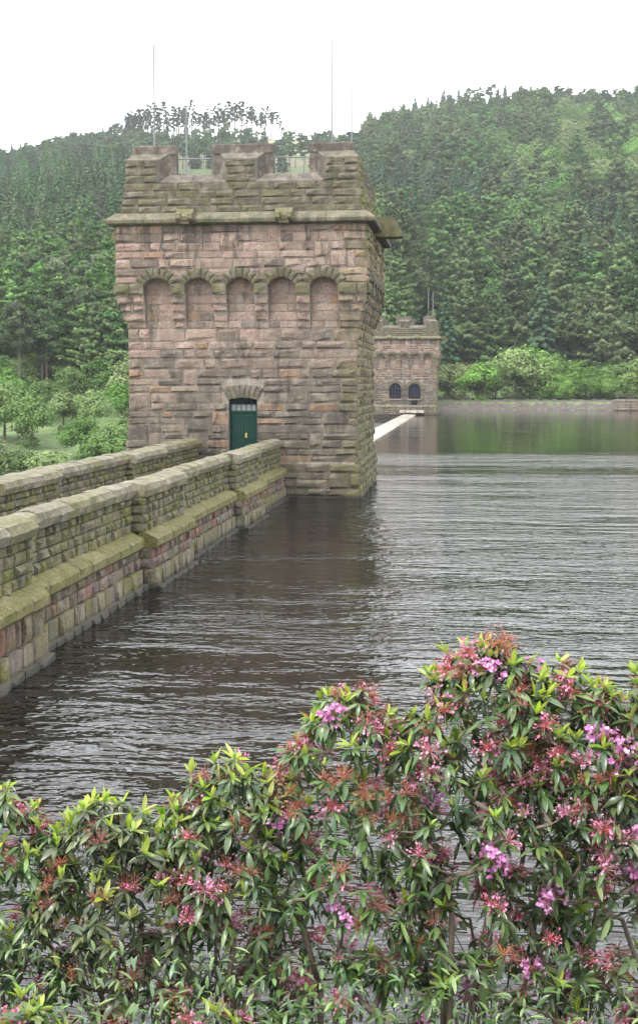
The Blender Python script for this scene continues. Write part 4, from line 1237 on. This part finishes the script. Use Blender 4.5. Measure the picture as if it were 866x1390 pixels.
def shrub(name, base, cx, cy_, rx, ry, top, ntips, lab, seed, fresh=.25, flower=.4, zlow=.35, mag=.15, stems=7, leafscale=1.0, pal=None):
    r = random.Random(seed); rn = np.random.default_rng(seed)
    bx_, by_ = base; bz = bank_z(bx_, by_) - .05
    T = empty(name, (bx_, by_, bz), lab, 'shrub', 'rhododendrons on the near bank')
    # tips on a lumpy dome plus some inside
    tips = []
    lumps = [(r.uniform(-1, 1), r.uniform(-1, 1), r.uniform(-.16, .1)) for _ in range(7)]
    tries = 0
    while len(tips) < ntips and tries < 40000:
        tries += 1
        ux, uy = r.uniform(-1, 1), r.uniform(-1, 1); q = math.hypot(ux, uy)
        if q > 1: continue
        zt = top - (q ** 2.2) * (top - bz) * .42 + sum(a[2] * math.exp(-((ux - a[0]) ** 2 + (uy - a[1]) ** 2) / .12) for a in lumps)
        if r.random() < .62: z = zt - abs(r.gauss(0, .07))
        else: z = zt - (zt - bz) * (1 - zlow) * r.random() ** .8
        p = Vector((cx + ux * rx, cy_ + uy * ry, z))
        mind = .045
        if any((p - t).length < mind for t in tips): continue
        tips.append(p)
    # branching skeleton
    nodes = []; par = []; stem_of = []
    b = Vector((bx_, by_, bz))
    for i in range(stems):
        a = 2 * pi * i / stems + r.uniform(-.4, .4)
        nodes.append(b + Vector((math.cos(a) * .13 * rx, math.sin(a) * .1, -.05))); par.append(-1); stem_of.append(i)
        m1 = b + Vector((math.cos(a) * .2 * rx + (cx - bx_) * .3, math.sin(a) * .18 * ry, (top - bz) * .22)); nodes.append(m1); par.append(len(nodes) - 2); stem_of.append(i)
        m2 = b + Vector((math.cos(a) * .42 * rx + (cx - bx_) * .7, math.sin(a) * .4 * ry, (top - bz) * .42)); nodes.append(m2 + Vector((r.uniform(-.05, .05), r.uniform(-.05, .05), 0))); par.append(len(nodes) - 2); stem_of.append(i)
    order = sorted(range(len(tips)), key=lambda i: (tips[i] - b).length)
    tipnode = {}; arr = [tuple(n) for n in nodes]
    for i in order:
        p = tips[i]; A_ = np.array(arr); dv = np.array(p)[None] - A_
        dist = np.linalg.norm(dv, axis=1); cost = dist + np.where(dv[:, 2] < .04, (.04 - dv[:, 2]) * 2.5, 0) + np.where(np.array([q == -1 for q in par]), 1.0, 0)
        # avoid branching straight off another tip
        for t_ in tipnode.values(): cost[t_] += .06
        k = int(np.argmin(cost)); p0 = Vector(arr[k]); dl = p - p0
        nseg = max(2, int(dl.length / .14)); prev = k
        for s_ in range(1, nseg + 1):
            t = s_ / nseg
            q = p0 + Vector((dl.x * t ** .8, dl.y * t ** .8, dl.z * t ** 1.25))
            if s_ < nseg: q += Vector((r.uniform(-.015, .015), r.uniform(-.015, .015), r.uniform(-.01, .01)))
            nodes.append(q); arr.append(tuple(q)); par.append(prev); stem_of.append(stem_of[k]); prev = len(nodes) - 1
        tipnode[i] = prev
    wt = [0.0] * len(nodes)
    for i in tipnode.values():
        k = i
        while k != -1: wt[k] += 1; k = par[k]
    mbs = [MB() for _ in range(stems)]
    rad = lambda k: .0022 + .0017 * math.sqrt(wt[k])
    loc = Vector(T.location)
    for k in range(len(nodes)):
        if par[k] < 0 or wt[k] == 0: continue
        a, c = nodes[par[k]] - loc, nodes[k] - loc
        if (a - c).length < 1e-5: continue
        g = r.uniform(.75, 1.25)
        mbs[stem_of[k]].tube([a, c], [rad(par[k]) if wt[par[k]] < wt[k] * 2.5 + 3 else rad(k) * 1.1, rad(k)], 5 if wt[k] > 4 else 4, (g, g, g, 1))
    for mb in mbs:
        if mb.n: mb.build('stem', M['twig'], T, True)
    # foliage
    leaves = []; clusters = []
    def whorl(p, ax, n, kind, sc_, elev):
        for j in range(n):
            if r.random() < .15: continue
            a = 2 * pi * (j + r.uniform(-.45, .45)) / n
            el = elev + r.uniform(-.5, .45)
            yaw = a; q = Matrix.Translation(p - loc) @ ax @ Matrix.Rotation(yaw, 4, 'Z') @ Matrix.Rotation(-el, 4, 'Y') @ Matrix.Rotation(r.uniform(-.35, .35), 4, 'X') @ Matrix.Scale(sc_ * r.uniform(.5, 1.25), 4)
            leaves.append((q, kind, p.z + (1.0 if kind == 'f' else 0) - .25 * p.y))
    for i, p in enumerate(tips):
        k = par[tipnode[i]]; d = (p - nodes[k])
        d = (d.normalized() + Vector((0, 0, 1.2))).normalized() if d.length > 1e-5 else Vector((0, 0, 1))
        ax = Vector((0, 0, 1)).rotation_difference(d).to_matrix().to_4x4()
        hfrac = (p.z - bz) / (top - bz)
        u = r.random()
        whorl(p, ax, r.randint(7, 10), 'd', leafscale, r.uniform(-.55, .1))
        if r.random() < .7: whorl(p - d * .045, ax, r.randint(4, 7), 'd', leafscale, r.uniform(-.7, -.2))
        if u < fresh * (1.9 if hfrac > .72 else .5):
            whorl(p + d * .012, ax, r.randint(5, 9), 'f', leafscale * 1.0, r.uniform(.5, 1.1))
        elif u < fresh + flower * (1.15 if hfrac > .7 else .35):
            w_ = r.random(); kd = 'magenta' if w_ < mag else ('pink' if w_ < mag + (pal if pal is not None else .6) else 'wilted')
            clusters.append((p + d * r.uniform(.01, .03), kd))
            if r.random() < .8: clusters.append((p + Vector((r.uniform(-.06, .06), r.uniform(-.06, .03), r.uniform(-.03, .03))), kd))
    # sparse leaves along the inner twigs
    for k in range(len(nodes)):
        if 0 < wt[k] < 4 and r.random() < .75:
            whorl(nodes[k], Matrix.Rotation(r.uniform(0, 6), 4, 'Z'), r.randint(1, 3), 'd', leafscale * .85, r.uniform(-.4, .2))
    leaves.sort(key=lambda t: -t[2])
    big = MB()
    for i, (q, kind, _) in enumerate(leaves):
        v_ = r.randrange(6 if kind == 'd' else 3)
        if i < 298:
            o = link('leaf', (LDM if kind == 'd' else LFM)[v_], T); o.matrix_basis = q
        else:
            src = (LD if kind == 'd' else LF)[v_]; va = np.array(src.v) @ np.array(q)[:3, :3].T + np.array(q)[:3, 3]
            g = r.uniform(.75, 1.25)
            bb = big.n; big.v.extend(va.tolist()); big.n += len(va); big.f.extend([tuple(x + bb for x in f) for f in src.f]); big.t.extend([(t[0] * g, t[1] * g, t[2] * g, 1) for t in src.t])
    if big.n: o = big.build('leaf', M['leaf'], T, True); o['kind'] = 'stuff'
    for p, kd in clusters[:299]:
        o = link('flower_cluster', r.choice(CM[kd]), T); s_ = r.uniform(.9, 1.35)
        o.matrix_basis = Matrix.Translation(p - loc) @ Matrix.Rotation(r.uniform(0, 6.28), 4, 'Z') @ Matrix.Rotation(r.uniform(-.5, .5), 4, 'X') @ Matrix.Scale(s_, 4)
    return T

shrub('rhododendron_shrub', (-.05, 7.15), .10, 7.15, .62, .5, 3.44, 290, 'tallest rhododendron, many stemmed, right of centre in front of the water', 1, .28, 0.51, .22, 0.054, 9)
shrub('rhododendron_shrub', (.62, 7.3), .6, 7.25, .52, .45, 3.33, 230, 'rhododendron thick with pink flower heads near the right edge', 2, .22, 0.81, .22, 0.126, 7, pal=.5)
shrub('rhododendron_shrub', (1.15, 7.2), 1.08, 7.2, .48, .45, 3.34, 145, 'rhododendron cut by the right edge of the view', 3, .35, 0.68, .22, 0.090, 6)
shrub('rhododendron_shrub', (-.72, 7.2), -.66, 7.2, .56, .45, 3.12, 245, 'rhododendron of middle height left of the tallest one', 4, .2, 0.59, .22, 0.068, 7, pal=.45)
shrub('rhododendron_shrub', (-1.35, 7.1), -1.3, 7.15, .5, .42, 2.72, 235, 'low rhododendron with many fresh yellow-green shoots, left of centre', 5, .3, 0.42, .22, 0.036, 7)
shrub('rhododendron_shrub', (-1.95, 7.0), -1.95, 7.05, .5, .42, 2.50, 230, 'low rhododendron with fresh shoots and brown flower heads, second from the left edge', 6, .35, 0.34, .22, 0.013, 7, pal=.25)
shrub('rhododendron_shrub', (-2.6, 7.0), -2.6, 7.05, .5, .42, 2.52, 190, 'low dark leaved rhododendron cut by the left edge of the view', 7, .15, 0.38, .22, 0.009, 7, pal=.25)
shrub('rhododendron_shrub', (.22, 7.65), .25, 7.6, .55, .35, 3.12, 130, 'rhododendron filling the back between the tallest one and the pink flowered one', 11, .2, 0.42, .22, .05, 6, pal=.5)
shrub('rhododendron_shrub', (-2.15, 5.95), -2.12, 5.95, .25, .2, 1.86, 22, 'small bright green leafy plant at the bottom left corner', 8, 1.0, 0.00, 0.5, 0.000, 3, 1.15)
shrub('rhododendron_shrub', (-1.25, 6.1), -1.22, 6.1, .25, .2, 1.78, 20, 'small low leafy plant at the bottom, left of centre', 9, .6, 0.00, 0.5, 0.000, 3)
# dense low undergrowth at the foot of the shrubs
ug = MB(); rg = random.Random(5)
for i in range(6200):
    x = rg.uniform(-3.6, 2.2); y = rg.uniform(5.9, 8.5); z = bank_z(x, y) + rg.random() ** 1.3 * .6
    src = rg.choice(LD); q = Matrix.Translation((x, y, z)) @ Matrix.Rotation(rg.uniform(0, 6.3), 4, 'Z') @ Matrix.Rotation(rg.uniform(-.6, 1.0), 4, 'Y') @ Matrix.Scale(rg.uniform(.4, .85), 4)
    va = np.array(src.v) @ np.array(q)[:3, :3].T + np.array(q)[:3, 3]; bb = ug.n
    ug.v.extend(va.tolist()); ug.n += len(va); ug.f.extend([tuple(k + bb for k in f) for f in src.f]); g = rg.uniform(.5, 1.5); ug.t.extend([(t[0] * g, t[1] * g, t[2] * g, 1) for t in src.t])
o = ug.build('undergrowth', M['leaf'], None, True); tag(o, 'low leafy undergrowth at the foot of the rhododendrons', kind='stuff')

# ------------------------------------------------------------------ haze
hz = MB(); hz.box(-1400, 1500, -40, 1550, -130, 235)
hm = bpy.data.materials.new('haze'); hm.use_nodes = True; t = hm.node_tree; t.nodes.clear()
ou = t.nodes.new('ShaderNodeOutputMaterial'); pv = t.nodes.new('ShaderNodeVolumePrincipled')
pv.inputs['Color'].default_value = (.93, .96, 1, 1); pv.inputs['Density'].default_value = HAZE; pv.inputs['Anisotropy'].default_value = .2
t.links.new(pv.outputs[0], ou.inputs['Volume'])
if HAZE > 0:
    o = hz.build('haze', hm); tag(o, 'thin pale haze in the valley air', kind='stuff')
print('trees', {k: cnt.get(k) for k in PROTO}, {k: len(v) for k, v in stuff.items()}, 'objects', len(bpy.data.objects))
